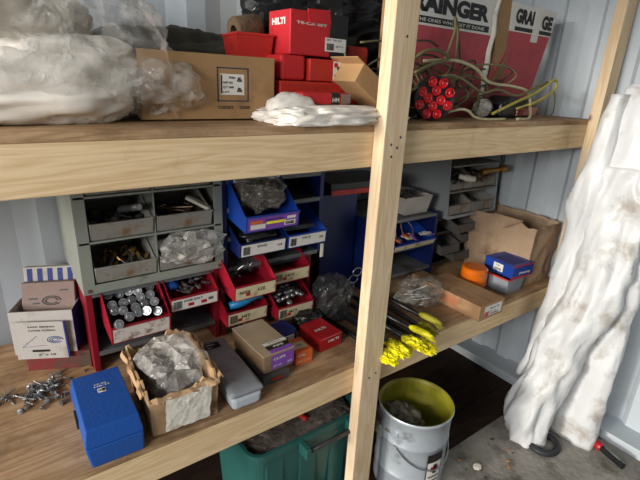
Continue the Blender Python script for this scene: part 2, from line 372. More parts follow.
MB().lathe([(.0005, 0), (.006, 0), (.006, .003), (.0005, .003)], 12, Matrix.Translation((W-.017, -.003, .012)) @ Matrix.Rotation(R_(90), 4, 'X'), False).obj('corner_rivet', m_copper, g)
gb = 'grey bins in the left grey cabinet'
nm = [['lower left grey bin of brass tipped pins in the left grey cabinet', 'lower right grey bin under a plastic bag in the left grey cabinet'],
      ['upper left grey bin of steel bolts in the left grey cabinet', 'upper right grey bin of brown metal strips in the left grey cabinet'],
      ['topmost left bin just below the upper shelf beam', 'topmost right bin just below the upper shelf beam']]
for r, z in enumerate(rows):
    for c in range(2):
        xa = x0+(.038 if c == 0 else W/2+.006)
        bin_('parts_bin', nm[r][c], gb, (xa, y0+.004, z0+z), .180, .28, .105, .05, m_gbin, tilt=R_(2), lean=.012)
rn = random.Random(3)
bz = z0+rows[1]+.012
scatter(lambda: bolt_mesh(.05, .006, .011, .007, m=m_zincd), 'dull steel bolt in upper left bin of left grey cabinet', 'bolt', 'bolts in the upper left grey bin', pile(.29, .47, bz+.015, .07, .06, 26, .03, 5))
tag(MB().lathe([(.0005, 0), (.011, 0), (.011, .09), (.008, .092), (.0005, .092)], 14, None, False).obj('steel_sleeve', m_zinc, smooth=False), 'bright steel sleeve on the bolts in the upper left grey bin', 'sleeve')
s_ = bpy.data.objects['steel_sleeve']; s_.location = (.30, .44, bz+.058); s_.rotation_euler = (R_(75), 0, R_(25))
def strip():
    return B(-.008, .008, -.05, .05, -.002, .002).obj('metal_strip', m_copper, bevel=.0008)
scatter(strip, 'brown metal strip in upper right bin of left grey cabinet', 'metal strip', 'strips in the upper right grey bin',
        [((.49+rn.uniform(-.06, .06), .46+rn.uniform(-.03, .04), bz+.01+.004*k*.6), (R_(rn.uniform(-12, 12)), R_(rn.uniform(-15, 15)), R_(rn.uniform(-70, 70)))) for k in range(18)])
tag(B(-.045, .045, -.012, .012, -.006, .006).obj('white_block', m_paper, bevel=.003), 'white slim block among metal strips in upper right grey bin', 'block')
s_ = bpy.data.objects['white_block']; s_.location = (.545, .43, bz+.052); s_.rotation_euler = (0, R_(20), R_(-50))
def pin():
    t = bpy.data.objects.new('fastener_pin', None); C.objects.link(t); t.empty_display_size = .02
    MB().lathe([(.0003, -.03), (.0035, -.03), (.0035, .018), (.0003, .018)], 8, None, False).obj('shank', m_zincd, t)
    MB().lathe([(.0003, .018), (.0052, .018), (.0052, .034), (.0003, .034)], 10, None, False).obj('tip', m_brass, t)
    return t
scatter(pin, 'dark fastener pin with brass tip in lower left grey bin', 'pin', 'brass tipped pins in the lower left grey bin', pile(.29, .455, z0+rows[0]+.03, .07, .055, 34, .032, 9, lambda r: (r.uniform(-80, -40), r.uniform(-30, 30), r.uniform(-40, 40))))
pb = tag(blob((.50, .385, z0+.097), (.105, .05, .05), .3, 2.6, 4, None, .9, 20, 11, 1.0).obj('plastic_bag', m_film2, smooth=False), 'crumpled clear plastic bag over lower right bin of left grey cabinet', 'plastic bag')

# --- racks
def rack(label, loc, W, D, H, m, shelves, msh, name='bin_rack'):
    t = thing(name, label, 'rack', loc)
    for xx in (0, W-.018): B(xx, xx+.018, 0, D, 0, H).obj('side_panel', m, t, .001)
    B(.018, W-.018, D-.004, D, 0, H).obj('back_panel', m, t)
    for z in shelves: MB().box(.019, W-.019, 0, D-.005, z, z+.004).box(.019, W-.019, -.002, .002, z-.010, z+.006).obj('shelf', msh, t, .0008)
    return t
rack('left red steel bin rack standing below the grey cabinet', (.166, .40, LOW), .43, .33, .288, m_red, [.07, .278], m_gsteel)
rack('red steel bin rack with four bins below the blue rack', (.602, .40, LOW), .40, .33, .262, m_red, [.02, .13, .255], m_dsteel)
rack('blue steel bin rack left of the middle post standing on red rack', (.612, .39, .915), .43, .34, .41, m_blue, [.004, .12, .225, .325], m_gsteel)
rack('blue steel bin rack standing on shelf right of the middle post', (1.325, .38, LOW), .425, .35, .345, m_blue, [.06, .19, .337], m_gsteel)
rack('dark grey bin rack beneath the light grey cabinet on the right', (1.80, .44, LOW), .41, .29, .288, m_dsteel, [.03, .12, .2, .28], m_dsteel)
LB = lambda m: (m, [('HEX BOLT', .30, .55, .35, .3), ('M10', .8, .5, .14, .35)], (.04, .15, .2, .6))
LR = (m_white, [('RED HEAD', .30, .55, .40, .3), ('3/8 x 3', .30, .15, .34, .25)], (.04, .12, .2, .7))
t = bin_('parts_bin', 'left red bin full of zinc bolts with a torn label', 'red bins in the left red rack', (.208, .30, .795), .178, .26, .125, .056, m_redbin, R_(8), .0, (m_dirtylab, [], None))
t = bin_('parts_bin', 'right red bin of small springs in left red rack', 'red bins in the left red rack', (.398, .335, .832), .168, .26, .118, .048, m_redbin, R_(6), .0, (m_white, [('KWIK BOLT', .26, .62, .45, .25), ('M8', .8, .3, .12, .4)], (.04, .15, .18, .7)))
Fb = Face((0, 0, 0), (1, 0, 0), (0, 0, .048))
for a in (.06, .105): Fb.rect(MB(), a, .012, a+.02, .024, .001, .0014).obj('red_mark', m_redgl, t)
for nm_, loc, w_, lab in (('upper left red bin of the red rack under the blue rack', (.598, .275, .852), .165, (m_yelw, [('ANCHOR', .08, .4, .3, .35), ('1/2', .55, .4, .2, .35)], None)),
                          ('upper right nearly empty red bin under the blue rack', (.784, .335, .845), .165, (m_yelw, [('HDI', .3, .45, .3, .3)], (.04, .2, .2, .6))),
                          ('lower left red bin holding a blue tool', (.596, .335, .723), .165, (m_yelw, [('HIT', .34, .4, .25, .35)], (.04, .15, .2, .7))),
                          ('lower right red bin full of glassy silver caps', (.788, .305, .706), .165, (m_yelw, [('M12', .3, .4, .25, .35)], (.04, .15, .2, .7)))):
    bin_('parts_bin', nm_, 'red bins of the second red rack', (loc[0], loc[1], loc[2]-.006), w_, .27, .118, .054, m_redbin, R_(7), -.002, lab)
    Fb = Face((0, 0, 0), (1, 0, 0), (0, .002, .054)); Fb.rect(MB(), w_*.26, .014, w_*.36, .026, .001, .0014).obj('red_mark', m_redgl, LAST[-1])
t = bin_('parts_bin', 'large bright blue bin with purple and yellow label', 'blue bins in the left blue rack', (.636, .262, 1.092),   .205, .30, .14, .055, m_bluebin, R_(8), .0, (m_purple, [], None))
Fb = Face((0, 0, .004), (1, 0, 0), (0, 0, .048))
Fb.rect(MB(), .016, .007, .072, .024, .001, .0014).obj('white_patch', m_white, t)
Fb.rect(MB(), .016, .026, .06, .038, .001, .0014).obj('orange_patch', m_orange, t)
Fb.rect(MB(), .075, .020, .15, .029, .001, .0014).obj('yellow_band', m_yellow, t)
q_ = MB(); Fb.rect(MB(), .145, .007, .190, .024, .001, .0014).obj('white_patch', m_white, t); Fb.rect(MB(), .155, .030, .190, .040, .001, .0014).obj('white_patch', m_white, t)
Fb.text(q_, '18V', .022, .009, .04, .011); Fb.bars(q_, .15, .009, .035, .011, .0016); Fb.text(q_, 'ANCHORS', .07, .031, .07, .008); q_.obj('print', m_black, t)
bin_('parts_bin', 'lower left blue bin with black pouch and white label', 'blue bins in the left blue rack', (.640, .315, .985), .185, .28, .11, .05, m_blue, R_(6), .0, (m_white, [('KH-EZ', .35, .6, .25, .28), ('1/4', .82, .4, .12, .3)], (.04, .12, .16, .7)))
bin_('parts_bin', 'lower right empty blue bin with white label', 'blue bins in the left blue rack', (.832, .315, .985), .175, .28, .11, .05, m_bluebin, R_(6), .0, (m_white, [('HUS', .35, .6, .25, .28), ('3/8', .82, .4, .12, .3)], (.04, .12, .16, .7)))
bin_('parts_bin', 'topmost blue bin just below the upper shelf beam', 'blue bins in the left blue rack', (.640, .37, 1.237), .19, .28, .08, .035, m_bluebin, R_(2), .01, (m_white, [('S-MD', .35, .4, .25, .4)], (.04, .12, .3, .7)))
tag(B(0, .014, -.002, .001, 0, .055).obj('price_tag_strip', m_paper), 'pale narrow tag hanging below the lower right blue bin', 'tag').location = (.99, .325, .92)
# contents
def big_bolt():
    mb = MB(); mb.lathe([(.0005, .010), (.008, .0105), (.010, .008), (.014, .008), (.0145, .006), (.0145, .001), (.010, 0)], 20, None, False)
    pr = []
    for k in range(14): pr += [(.0105, -.001-k*.0045), (.0085, -.003-k*.0045)]
    mb.lathe(pr+[(.0003, -.064)], 14, None, False); return mb.obj('zinc_bolt', m_zinc, smooth=False)
sp_ = []
for j in range(5):
    for i in range(5):
        sp_.append(((.232+.031*i+rn.uniform(-.006, .006), .318+.034*j+rn.uniform(-.008, .008), .868+.010*j+rn.uniform(-.006, .006)), (R_(64+rn.uniform(-16, 16)), R_(rn.uniform(-10, 10)), R_(-12+rn.uniform(-22, 22)))))
sp_[0] = ((.232, .295, .862), (R_(62), 0, R_(-10)))
scatter(big_bolt, 'zinc bolt with round head and threaded shank in left red bin', 'bolt', 'zinc bolts in the left red bin', sp_)
def spring():
    pts = [(math.cos(k*.9)*.0045, math.sin(k*.9)*.0045, k*.0009-.014) for k in range(34)]
    return MB().tube(pts, .0010, 5).obj('small_spring', m_zincd, smooth=True)
scatter(spring, 'small brassy spring in right bin of left red rack', 'spring', 'springs in the right red bin', pile(.50, .40, .885, .05, .05, 26, .02, 11))
tag(blob((.43, .42, .895), (.028, .03, .018), .2, 3, 2, None, .9, 24, 14).obj('blue_rag', m_bluecase, smooth=True), 'small blue rag in right bin of left red rack', 'rag')
scatter(lambda: bolt_mesh(.04, .004, .008, .005, m=m_dsteel), 'dark bolt in upper left bin of second red rack', 'bolt', 'dark bolts in the upper left red bin', pile(.675, .40, .90, .05, .05, 14, .015, 13))
tag(MB().tube(spline([(.64, .335, .935), (.66, .32, .955), (.68, .33, .94), (.695, .33, .955), (.70, .345, .94)]), .003, 8).obj('bent_wire_hook', m_zinc, smooth=True), 'shiny bent hook on bolts in upper left red bin', 'hook')
tag(MB().tube(spline([(.62, .36, .788), (.66, .345, .80), (.71, .345, .805), (.745, .36, .80)]), [.013+.004*math.sin(k*.35) for k in range(19)], 12).obj('blue_tool', mat('cyan_blue_plastic', '1a7fb8', .4), smooth=True), 'bright blue plastic tool in lower left red bin', 'tool')
def cap():
    return MB().lathe([(.0005, .006), (.009, .007), (.011, .003), (.011, -.006), (.009, -.006)], 16, None, False).obj('silver_cap', m_zinc, smooth=True)
scatter(cap, 'glassy silver cap in the lower right red bin', 'cap', 'silver caps in the lower right red bin', pile(.87, .375, .765, .055, .065, 34, .03, 17, lambda r: (r.uniform(-60, 60), r.uniform(-60, 60), 0)))
tag(blob((.735, .36, 1.205), (.082, .085, .062), .24, 2.8, 8, 1.12, .85, 20, 12, 1.0).obj('plastic_bag', m_smoke, smooth=False), 'clear bag of fittings heaped in the large blue bin', 'plastic bag')
tag(blob((.735, .37, 1.195), (.065, .07, .045), .25, 4, 3, 1.125, .85, 40, 24, 1.0).obj('bagged_fittings', m_zincd, smooth=False), 'grey metal fittings inside the clear bag in large blue bin', 'fittings')
tag(blob((.735, .40, 1.045), (.08, .075, .025), .2, 2.5, 5, None, .8, 40, 20).obj('black_pouch', m_blackpl, smooth=True), 'black plastic pouch in lower left blue bin', 'pouch')

# --- right blue rack contents
bin_('parts_bin', 'blue bin of colourful wrappers right of the middle post', 'blue bins in the right blue rack', (1.43, .36, .842), .29, .28, .07, .03, m_bluebin, R_(3), .01, (m_yelw, [('MIX', .5, .3, .2, .4)], None))
for i in range(16):
    r = random.Random(50+i)
    o = B(-.022, .022, -.011, .011, -.004, .004).obj('small_packet', [m_white, m_orange, m_purple, m_yelw, m_zinc, m_redgl][i % 6], bevel=.001)
    tag(o, 'small %s packet in the blue bin right of the post' % ['white', 'orange', 'purple', 'cream', 'silver', 'red'][i % 6], 'packet', 'small packets in the right blue bin')
    o.location = (1.45+.26*r.random(), .375+.08*r.random(), .868+.02*r.random()); o.rotation_euler = (r.uniform(-.5, .5), r.uniform(-.4, .4), r.uniform(0, 3))
tag(MB().tube(spline([(1.50, .36, .90), (1.49, .38, .96), (1.52, .40, .985), (1.55, .37, .95), (1.56, .36, .90)]), .003, 6).obj('brown_wire', m_copper, smooth=True), 'brown bent wire standing in the right blue bin', 'wire')
b_, Fr, Sd, Tp = carton('label_box', 'small carton with cream label low in right blue rack', 'box', (1.64, .30, LOW+.001), (.08, .10, .03), m_card, R_(4))
sticker(Fr, .004, .004, .07, .022, b_, m_yelw, [('NO. 8', .5, .3, .4, .4)], (.05, .15, .3, .7))
tag(blob((1.47, .20, LOW+.055), (.11, .08, .055), .3, 2.4, 21, LOW+.001, .9, 20, 11, 1.0).obj('plastic_bag', m_smoke, smooth=False), 'clear bag of fasteners lying behind the yellow tipped rods', 'plastic bag')
def wire_nail(): return MB().lathe([(.0003, .05), (.003, .05), (.003, .049), (.0014, .0485), (.0014, -.05), (.0003, -.053)], 8, None, False).obj('long_nail', m_zinc)
scatter(wire_nail, 'long shiny nail in the clear bag right of the post', 'nail', 'nails in the clear bag', pile(1.47, .20, LOW+.03, .06, .04, 22, .05, 23, lambda r: (r.uniform(50, 85), 0, r.uniform(10, 70))))

# grey bin on top of right blue rack
t = thing('parts_bin', 'pale grey ribbed bin of scraps on top of the right blue rack', 'parts bin', (1.52, .40, LOW+.3466))
mb = MB(); mb.hexa([(0.02, .01, 0), (.17, .01, 0), (.17, .2, 0), (.02, .2, 0)], [(0, 0, .085), (.19, 0, .085), (.19, .21, .085), (0, .21, .085)])
mb.f.pop(1)
mb.obj('bin_body', mat('pale_plastic_bin', 'a9a49c', .5), t, solid=.003)
scatter(lambda: bolt_mesh(.03, .003, .007, .005, m=m_zincd), 'small dull fitting heaped in the pale grey bin', 'fitting', 'fittings in the pale grey bin', pile(1.615, .47, LOW+.41, .075, .06, 40, .05, 29, lambda r: (r.uniform(0, 180), r.uniform(0, 90), r.uniform(0, 360))))
b_, Fr, Sd, Tp = carton('flat_case', 'flat dark case with red front edge left of the middle post', 'case', (1.14, .47, LOW+.47), (.34, .22, .05), m_blackpl, R_(-4))
B(0, .34, -.004, 0, 0, .022).obj('front_edge', m_redcase, b_)
b_, Fr, Sd, Tp = carton('dark_crate', 'dark blue crate behind the middle post under the flat case', 'crate', (1.12, .50, LOW+.001), (.195, .22, .465), m_blue)
b_.children[0].name = 'crate_body'

# --- right light grey cabinet
x0, y0, z0 = 1.815, .41, .942; W, D, H = .405, .31, .385
g = thing('bin_cabinet', 'light grey cabinet of open bins beside the torn big carton', 'cabinet', (x0, y0, z0))
m_lg = mat('light_grey_steel', '9aa0a3', .45, .1, .06, 6, .04, stain='77746c', st=(.6, .78), ss=8)
MB().prism([(0, 0), (-.035, .0), (0.0, H), (D, H), (D, 0)], 'x', 0, .004).prism([(0, 0), (-.035, 0), (0.0, H), (D, H), (D, 0)], 'x', W-.004, W).box(.004, W-.004, -.03, D, 0, .004).box(.004, W-.004, 0, D, H-.004, H).box(.004, W-.004, D-.004, D, .004, H-.004).obj('cabinet_shell', m_lg, g, .001)
MB().box(0, .022, -.038, -.033, 0, .02).box(0, W, -.037, -.033, 0, .016).obj('front_frame', m_lg, g, .001)
for z in (.14, .27): B(.006, W-.006, -.026, D-.006, z-.008, z-.002).obj('shelf', m_gbin, g)
names = [['lower left open bin in right grey cabinet', 'lower right open bin in right grey cabinet'], ['upper left bin with a white tube in right grey cabinet', 'upper right bin with a brass fitting in right grey cabinet']]
for r, z in enumerate((.018, .145)):
    for c in range(2): bin_('parts_bin', names[r][c], 'bins in the right grey cabinet', (x0+.012+c*.194, y0-.028+.01*r, z0+z), .186, .27, .105, .042, m_gbin, R_(7), -.012, cut=.75)
tag(MB().tube(spline([(1.84, .36, 1.165), (1.87, .345, 1.158), (1.93, .34, 1.148), (1.95, .35, 1.145)]), [.012]*6+[.016]*7+[.009]*6, 12).obj('white_tube', m_paper, smooth=True), 'small white squeezed tube in upper left bin of right grey cabinet', 'tube')
tag(MB().lathe([(.0005, 0), (.017, 0), (.017, .03), (.012, .032), (.012, .11), (.02, .112), (.02, .14), (.0005, .14)], 18, None, False).obj('brass_fitting', m_brass, smooth=False), 'brass pipe fitting sticking out of right grey cabinet', 'fitting')
s_ = bpy.data.objects['brass_fitting']; s_.location = (2.03, .37, 1.17); s_.rotation_euler = (R_(20), R_(82), 0)
scatter(lambda: bolt_mesh(.04, .006, .011, .006, m=m_copper), 'rusty bolt in upper right bin of right grey cabinet', 'bolt', 'rusty bolts in the right grey cabinet', pile(2.09, .43, 1.125, .06, .05, 14, .03, 31))
scatter(lambda: bolt_mesh(.04, .006, .011, .006, m=m_zincd), 'dull bolt behind the white tube in right grey cabinet', 'bolt', 'dull bolts in the right grey cabinet', pile(1.90, .44, 1.125, .06, .05, 14, .03, 33))
for i, (xx, yy, zz) in enumerate(((1.905, .37, .853), (1.80, .37, .752), (1.925, .38, .690), (1.99, .40, .78))):
    bin_('parts_bin', ['top grey louvre bin under right grey cabinet', 'middle left grey louvre bin beside the right blue rack', 'lowest grey louvre bin behind the long carton', 'middle right dusty grey bin under right grey cabinet'][i], 'bins of the dark grey rack', (xx, yy, zz), .15, .22, .08, .04, mat('dark_dusty_bin', '5f5d58', .5, 0, .1), R_(8), -.012, cut=.8)

# ------------------------------------------------------------------ lower shelf things
Z = LOW+.0008
# blue case
t = thing('blue_case', 'blue plastic carrying case with white sticker at shelf front', 'case', (.072, .0, Z), R_(-1))
MB().hexa([(.010, 0, 0), (.134, 0, 0), (.134, .245, 0), (.004, .245, 0)], [(0, -.004, .062), (.136, -.004, .062), (.136, .25, .062), (0, .25, .062)]).obj('case_base', m_bluecase, t, .005)
MB().hexa([(0, -.004, .064), (.136, -.004, .064), (.136, .25, .064), (0, .25, .064)], [(.007, .004, .114), (.129, .004, .114), (.129, .238, .114), (.007, .238, .114)]).obj('lid', m_bluecase, t, .0025)
B(-.004, .002, .10, .15, .05, .075).obj('latch', m_blackpl, t, .001)
B(.02, .115, .243, .26, .06, .09).obj('hinge', m_blackpl, t, .002)
Fb = Face((.007, .012, .114), (1, 0, 0), (0, 1, 0))
sticker(Fb, .052, .125, .020, .018, t, m_white, [('HI', .1, .2, .4, .6)], (.55, .15, .4, .7))
Fb.text(MB(), 'HILTI', .046, .150, .038, .006, bold=.03).obj('print', m_white, t); Fb.text(MB(), 'DX 350', .048, .160, .03, .006, bold=.02).obj('print', m_white, t)
# torn carton
def torn_box(name, label, loc, W, D, H, m, seed, rz=0, th=.006, amp=.014, lean=.006, bulge=.006, low=None):
    t = thing(name, label, 'cardboard box', loc, rz); rn2 = random.Random(seed); mb = MB(); n = 18
    loop = []
    for i in range(n): loop.append((W*i/n, 0, 0))
    for i in range(n): loop.append((W, D*i/n, 1))
    for i in range(n): loop.append((W-W*i/n, D, 2))
    for i in range(n): loop.append((0, D-D*i/n, 3))
    K = 7; V = []; N_ = len(loop)
    for j in range(K+1):
        for i, (x, y, s) in enumerate(loop):
            hh = H+amp*(noise.noise(Vector((x*60+seed, y*60, 1)))*1.3+.5*noise.noise(Vector((x*220, y*220, seed))))
            if low: hh += low(x/W, y/D)
            z = hh*j/K; c = Vector((x-W/2, y-D/2, 0)); dd = noise.noise(Vector((x*14, y*14, z*14+seed)))*bulge+lean*(j/K)
            c2 = c.normalized()*dd
            V.append((x+c2.x, y+c2.y, z))
    f = [(j*N_+i, j*N_+(i+1) % N_, (j+1)*N_+(i+1) % N_, (j+1)*N_+i) for j in range(K) for i in range(N_)]
    f.append(list(range(N_-1, -1, -1)))
    mb.add(V, f).obj('box_walls', m, t, solid=th)
    return t
t = torn_box('torn_carton', 'ragged torn cardboard box with peeling white paper on its front', (.238, .028, Z+.003), .180, .262, .125, m_card2, 3, R_(-2), low=lambda a, b: -.018*math.sin(a*6)-.01*(b < .1))
gr = MB(); v = []
for j in range(9):
    for i in range(13):
        a, b = i/12, j/8
        e = .006*noise.noise(Vector((i*.9, j*.9, 2)))
        v.append((.03+.125*a+e+.006*b, -.0105-.006*b-.004*abs(noise.noise(Vector((a*5, b*5, 7)))), .006+.112*b+e))
gr.add(v, [(j*13+i, j*13+i+1, (j+1)*13+i+1, (j+1)*13+i) for j in range(8) for i in range(12)]).obj('paper_label', m_paper, t, solid=.0015)
for q in range(3):
    fl_ = MB(); v = []
    L0 = [((.0, -.004), (.185, -.004)), ((.188, .0), (.192, .26)), ((-.006, .26), (-.006, .02))][q]
    for j in range(4):
        for i in range(15):
            a = i/14; x = L0[0][0]*(1-a)+L0[1][0]*a; y = L0[0][1]*(1-a)+L0[1][1]*a
            ou = [(0, -1), (1, 0), (-1, 0)][q]; k = j/3*(.014+.012*noise.noise(Vector((a*6, q, 3))))
            v.append((x+ou[0]*k, y+ou[1]*k-.001, .112+.012*math.sin(j*1.0)+.008*noise.noise(Vector((a*8, j*.6, q*5)))))
    fl_.add(v, [(j*15+i, j*15+i+1, (j+1)*15+i+1, (j+1)*15+i) for j in range(3) for i in range(14)]).obj('torn_flap', m_card2, t, solid=.004)
tag(blob((.345, .175, Z+.11), (.078, .10, .055), .32, 1.6, 14, None, .8, 18, 11, 1.0).obj('plastic_bag', m_film2, smooth=False), 'clear plastic bag stuffed in the ragged torn cardboard box', 'plastic bag')
tag(blob((.328, .16, Z+.055), (.076, .11, .05), .12, 4, 2, None, .6, 40, 24).obj('box_contents', m_junk, smooth=True), 'dark small parts under plastic inside the ragged torn box', 'parts')
bpy.data.objects['box_contents']['kind'] = 'stuff'
# grey lidded case
t = thing('lidded_case', 'long frosted grey plastic case with rounded lid', 'case', (.452, -.008, Z), R_(-1.5))
MB().hexa([(.006, .006, 0), (.096, .006, 0), (.096, .30, 0), (.006, .30, 0)], [(.002, .002, .046), (.101, .002, .046), (.101, .306, .046), (.002, .306, .046)]).obj('case_base', m_tinlow, t, .012)
MB().box(-.001, .104, -.001, .309, .046, .067).obj('lid', m_tin, t, .010)
MB().box(.012, .092, .012, .297, .067, .0695).obj('lid_panel', m_tin, t, .002)
Fb = Face((0, 0, .0697), (1, 0, 0), (0, 1, 0))
sticker(Fb, .02, .245, .05, .035, t, m_blackpl, [('DRILL', .1, .5, .7, .35), ('SET', .1, .1, .4, .25)], None, m_white)
# dark carton under the clear box
b_, Fr, Sd, Tp = carton('dark_carton', 'dark grey flat carton beneath the clear purple labelled box', 'box', (.590, .052, Z), (.095, .20, .034), mat('charcoal_card', '4b4a48', .6), R_(1))
Fr.rect(MB(), .03, .01, .07, .02).obj('label', m_redcase, b_)
t = thing('clear_box', 'clear plastic box of brown packets with purple label', 'box', (.592, .060, Z+.0348), R_(2))
mb = MB(); mb.hexa([(.004, .004, 0), (.116, .004, 0), (.116, .205, 0), (.004, .205, 0)], [(0, 0, .066), (.12, 0, .066), (.12, .21, .066), (0, .21, .066)]); mb.obj('box_body', mat('brown_filled_box', '8c7358', .3, 0, .25, 9, .1, 20, coat=.3), t, .004)
B(-.001, .121, -.001, .211, .066, .070).obj('lid', mat('clear_lid', 'a9957c', .25, 0, .2, 7, .05, 20, coat=.5), t, .002)
Fb = Face((0, 0, 0), (1, 0, 0), (0, 0, 1))
P_ = sticker(Fb, .032, .012, .084, .050, t, m_purple, [], None)
Fb.text(MB(), 'CLIPS', .037, .044, .045, .009, .0016).obj('print', m_white, P_); Fb.text(MB(), 'QTY 100', .037, .018, .03, .008, .0016).obj('print', m_white, P_); Fb.text(MB(), '3/4', .09, .018, .018, .008, .0016).obj('print', m_white, P_)
Fb = Face((0, 0, .070), (1, 0, 0), (0, 1, 0))
sticker(Fb, .032, .002, .085, .018, t, m_purple, [], None); sticker(Fb, .032, .022, .085, .022, t, m_blackpl, [('PIPE', .3, .2, .5, .6)], None, m_white); sticker(Fb, .034, .05, .085, .014, t, m_white, [('MADE IN USA', .2, .3, .6, .4)])
# orange box, blue piece, packet, red box
b_, Fr, Sd, Tp = carton('orange_carton', 'small orange carton between the clear box and red box', 'box', (.735, .090, Z), (.068, .085, .052), m_orange, R_(-2))
Fr.text(MB(), 'ITW', .008, .032, .03, .01).obj('print', m_white, b_); Fr.text(MB(), 'QTY 50', .008, .01, .05, .008).obj('print', m_yelw, b_)
sticker(Tp, .004, .02, .055, .04, b_, m_yelw, [('1/4 IN', .2, .3, .6, .3)])
b_, Fr, Sd, Tp = carton('blue_carton', 'small blue box with white barcode label behind orange carton', 'box', (.752, .205, Z), (.065, .08, .062), m_navy, R_(8))
sticker(Fr, .004, .02, .05, .026, b_, m_white, [('NUTS', .5, .4, .4, .3)], (.05, .2, .4, .6))
tag(blob((.71, .325, Z+.03), (.055, .045, .032), .2, 2.5, 31, Z, .8, 40, 20).obj('brown_packet', m_pack, smooth=True), 'crumpled brown packet behind the clear purple labelled box', 'packet')
b_, Fr, Sd, Tp = carton('red_carton', 'small red fastener box with white brand lettering on the shelf', 'box', (.853, .112, Z), (.103, .125, .055), m_redgl, R_(4))
Fr.text(MB(), 'HILTI', .038, .03, .05, .010, bold=.04).obj('print', m_white, b_); Tp.text(MB(), 'HILTI', .02, .05, .05, .012, bold=.04).obj('print', m_white, b_)
Fr.rect(MB(), 0, .051, .103, .0515).obj('edge_line', m_white, b_)
tag(blob((.915, .285, Z+.035), (.06, .045, .037), .2, 2.5, 41, Z, .8, 40, 20).obj('black_pouch', m_blackpl, smooth=True), 'black pouch behind the small red fastener box', 'pouch')
tag(blob((1.045, .30, Z+.09), (.075, .07, .095), .2, 1.5, 43, Z, .8, 20, 14, 1.0).obj('plastic_bag', clear('black_film', '3a3a3c', .6, .15, 40), smooth=False), 'dark shiny plastic bag left of the middle post', 'plastic bag')
for i in range(3):
    pts = [(1.165+.01*i+.024*math.cos(k*.42), .335-.01*i, Z+.10+.035*i+.018*math.sin(k*.42)) for k in range(15)]
    tag(MB().tube(pts, .003, 6, True).obj('wire_coil', m_zinc, smooth=True), 'shiny metal ring beside the dark bag left of middle post', 'ring', 'metal rings left of the post')
# black rods with yellow ends
for i, (xx, yy, zz, a) in enumerate(((1.03, -.045, .012, 3), (1.075, -.055, .030, -2), (1.11, -.035, .012, 6), (1.155, -.06, .034, 2), (1.20, -.075, .012, -3), (1.225, -.045, .036, 4), (1.29, .005, .014, -4), (1.34, .01, .032, 2))):
    t = thing('marker_rod', ['leftmost black rod with yellow end hugging the middle post', 'second black rod, its small yellow end near the middle post', 'black rod with a low split yellow end', 'black rod whose yellow end lies on top of the others', 'black rod with bright yellow end hanging over the shelf edge', 'black rod with long smooth yellow sleeve', 'black rod with dull olive yellow end at the right', 'rightmost black rod with dull yellow flap'][i], 'rod', (xx, yy, Z+zz), R_(a), 'black rods with yellow ends')
    MB().tube([(0, .03, 0), (0, .40, .0)], .0105, 10).obj('shaft', m_blackpl, t, smooth=True)
    dull = i >= 6
    mm = m_yellow if not dull else mat('dull_yellow', 'a39a26', .5, 0, .2, 20, .4, 50)
    r = random.Random(i)
    if i == 5 or i == 7: MB().tube(spline([(0, .07, .004), (0, .03, .008), (.005, -.01, .006), (.015, -.035, 0)]), [.008, .010, .012, .013]+[.014]*9+[.012, .011, .010, .009, .005, .001], 12).obj('yellow_end', mm, t, smooth=True)
    else: blob((0, .0, .002), (.024, .042, .015), .45, 2.2, 60+i, -.012, .9, 36, 24, 1.0).obj('yellow_end', mm, t, smooth=False)
    for q in range(3):
        a0 = r.uniform(-.6, .6); MB().tube([(0, -.01, 0), (math.sin(a0)*.02, -.03, -.002), (math.sin(a0)*.035, -.05, -.008)], [.008, .006, .0015], 8).obj('yellow_petal', mm, t, smooth=True)
# long brown carton
b_, Fr, Sd, Tp = carton('long_carton', 'long brown cardboard box with white and red end label', 'cardboard box', (1.555, -.055, Z), (.172, .315, .070), mat('tan_cardboard', 'a5805c', .8, 0, .08, 5, .1, 60, stain='8a6547', ss=8), R_(0))
sticker(Fr, .035, .012, .12, .048, b_, m_white, [('BOLTS', .3, .62, .6, .2), ('1/2 x 6', .3, .3, .4, .18)], (.35, .08, .5, .14))
Fr.rect(MB(), .035, .012, .065, .035, .0009, .0014).obj('red_mark', m_redcase, b_)
Sd.rect(MB(), .10, .015, .20, .055).obj('faded_stamp', mat('faded_stamp', 'b0714f', .8, 0, .2, 20), b_)
Tp.rect(MB(), .083, 0, .089, .315, .0002, .0006).obj('tape_seam', m_cardin, b_)
# beacon
t = thing('amber_beacon', 'round amber beacon lamp beside the grey tub', 'beacon lamp', (1.82, .175, Z))
MB().lathe([(.0005, 0), (.062, 0), (.064, .008), (.06, .014), (.0005, .014)], 32, None, False).obj('base', m_blackpl, t, smooth=False)
MB().lathe([(.060, .014), (.062, .034), (.058, .037), (.062, .040), (.062, .058), (.058, .061), (.062, .064), (.062, .084), (.059, .087), (.062, .090), (.061, .108), (.055, .114), (.0005, .116)], 36, None, False).obj('lens', m_amber, t, smooth=False)
# grey tub + blue box on it
t = thing('grey_tub', 'small grey plastic tub under the blue and red box', 'tub', (1.885, .03, Z))
mb = MB(); mb.hexa([(.012, .006, 0), (.128, .006, 0), (.128, .13, 0), (.012, .13, 0)], [(0, 0, .082), (.14, 0, .082), (.14, .136, .082), (0, .136, .082)]); mb.f.pop(1); mb.obj('tub_body', mat('cool_grey_plastic', '8b929a', .4), t, solid=.003)
MB().box(-.003, .143, -.003, .001, .076, .084).box(-.003, .143, .135, .139, .076, .084).box(-.003, .001, .001, .135, .076, .084).box(.139, .143, .001, .135, .076, .084).obj('rim', m_redcase, t, .0008)
b_, Fr, Sd, Tp = carton('blue_carton', 'blue and red box with white lettering on the grey tub', 'box', (1.905, .030, Z+.0845), (.15, .165, .062), m_bluebin, R_(-6))
sticker(Sd, .055, .012, .055, .038, b_, m_white, [('T-27', .2, .6, .5, .25)], (.15, .1, .7, .3))
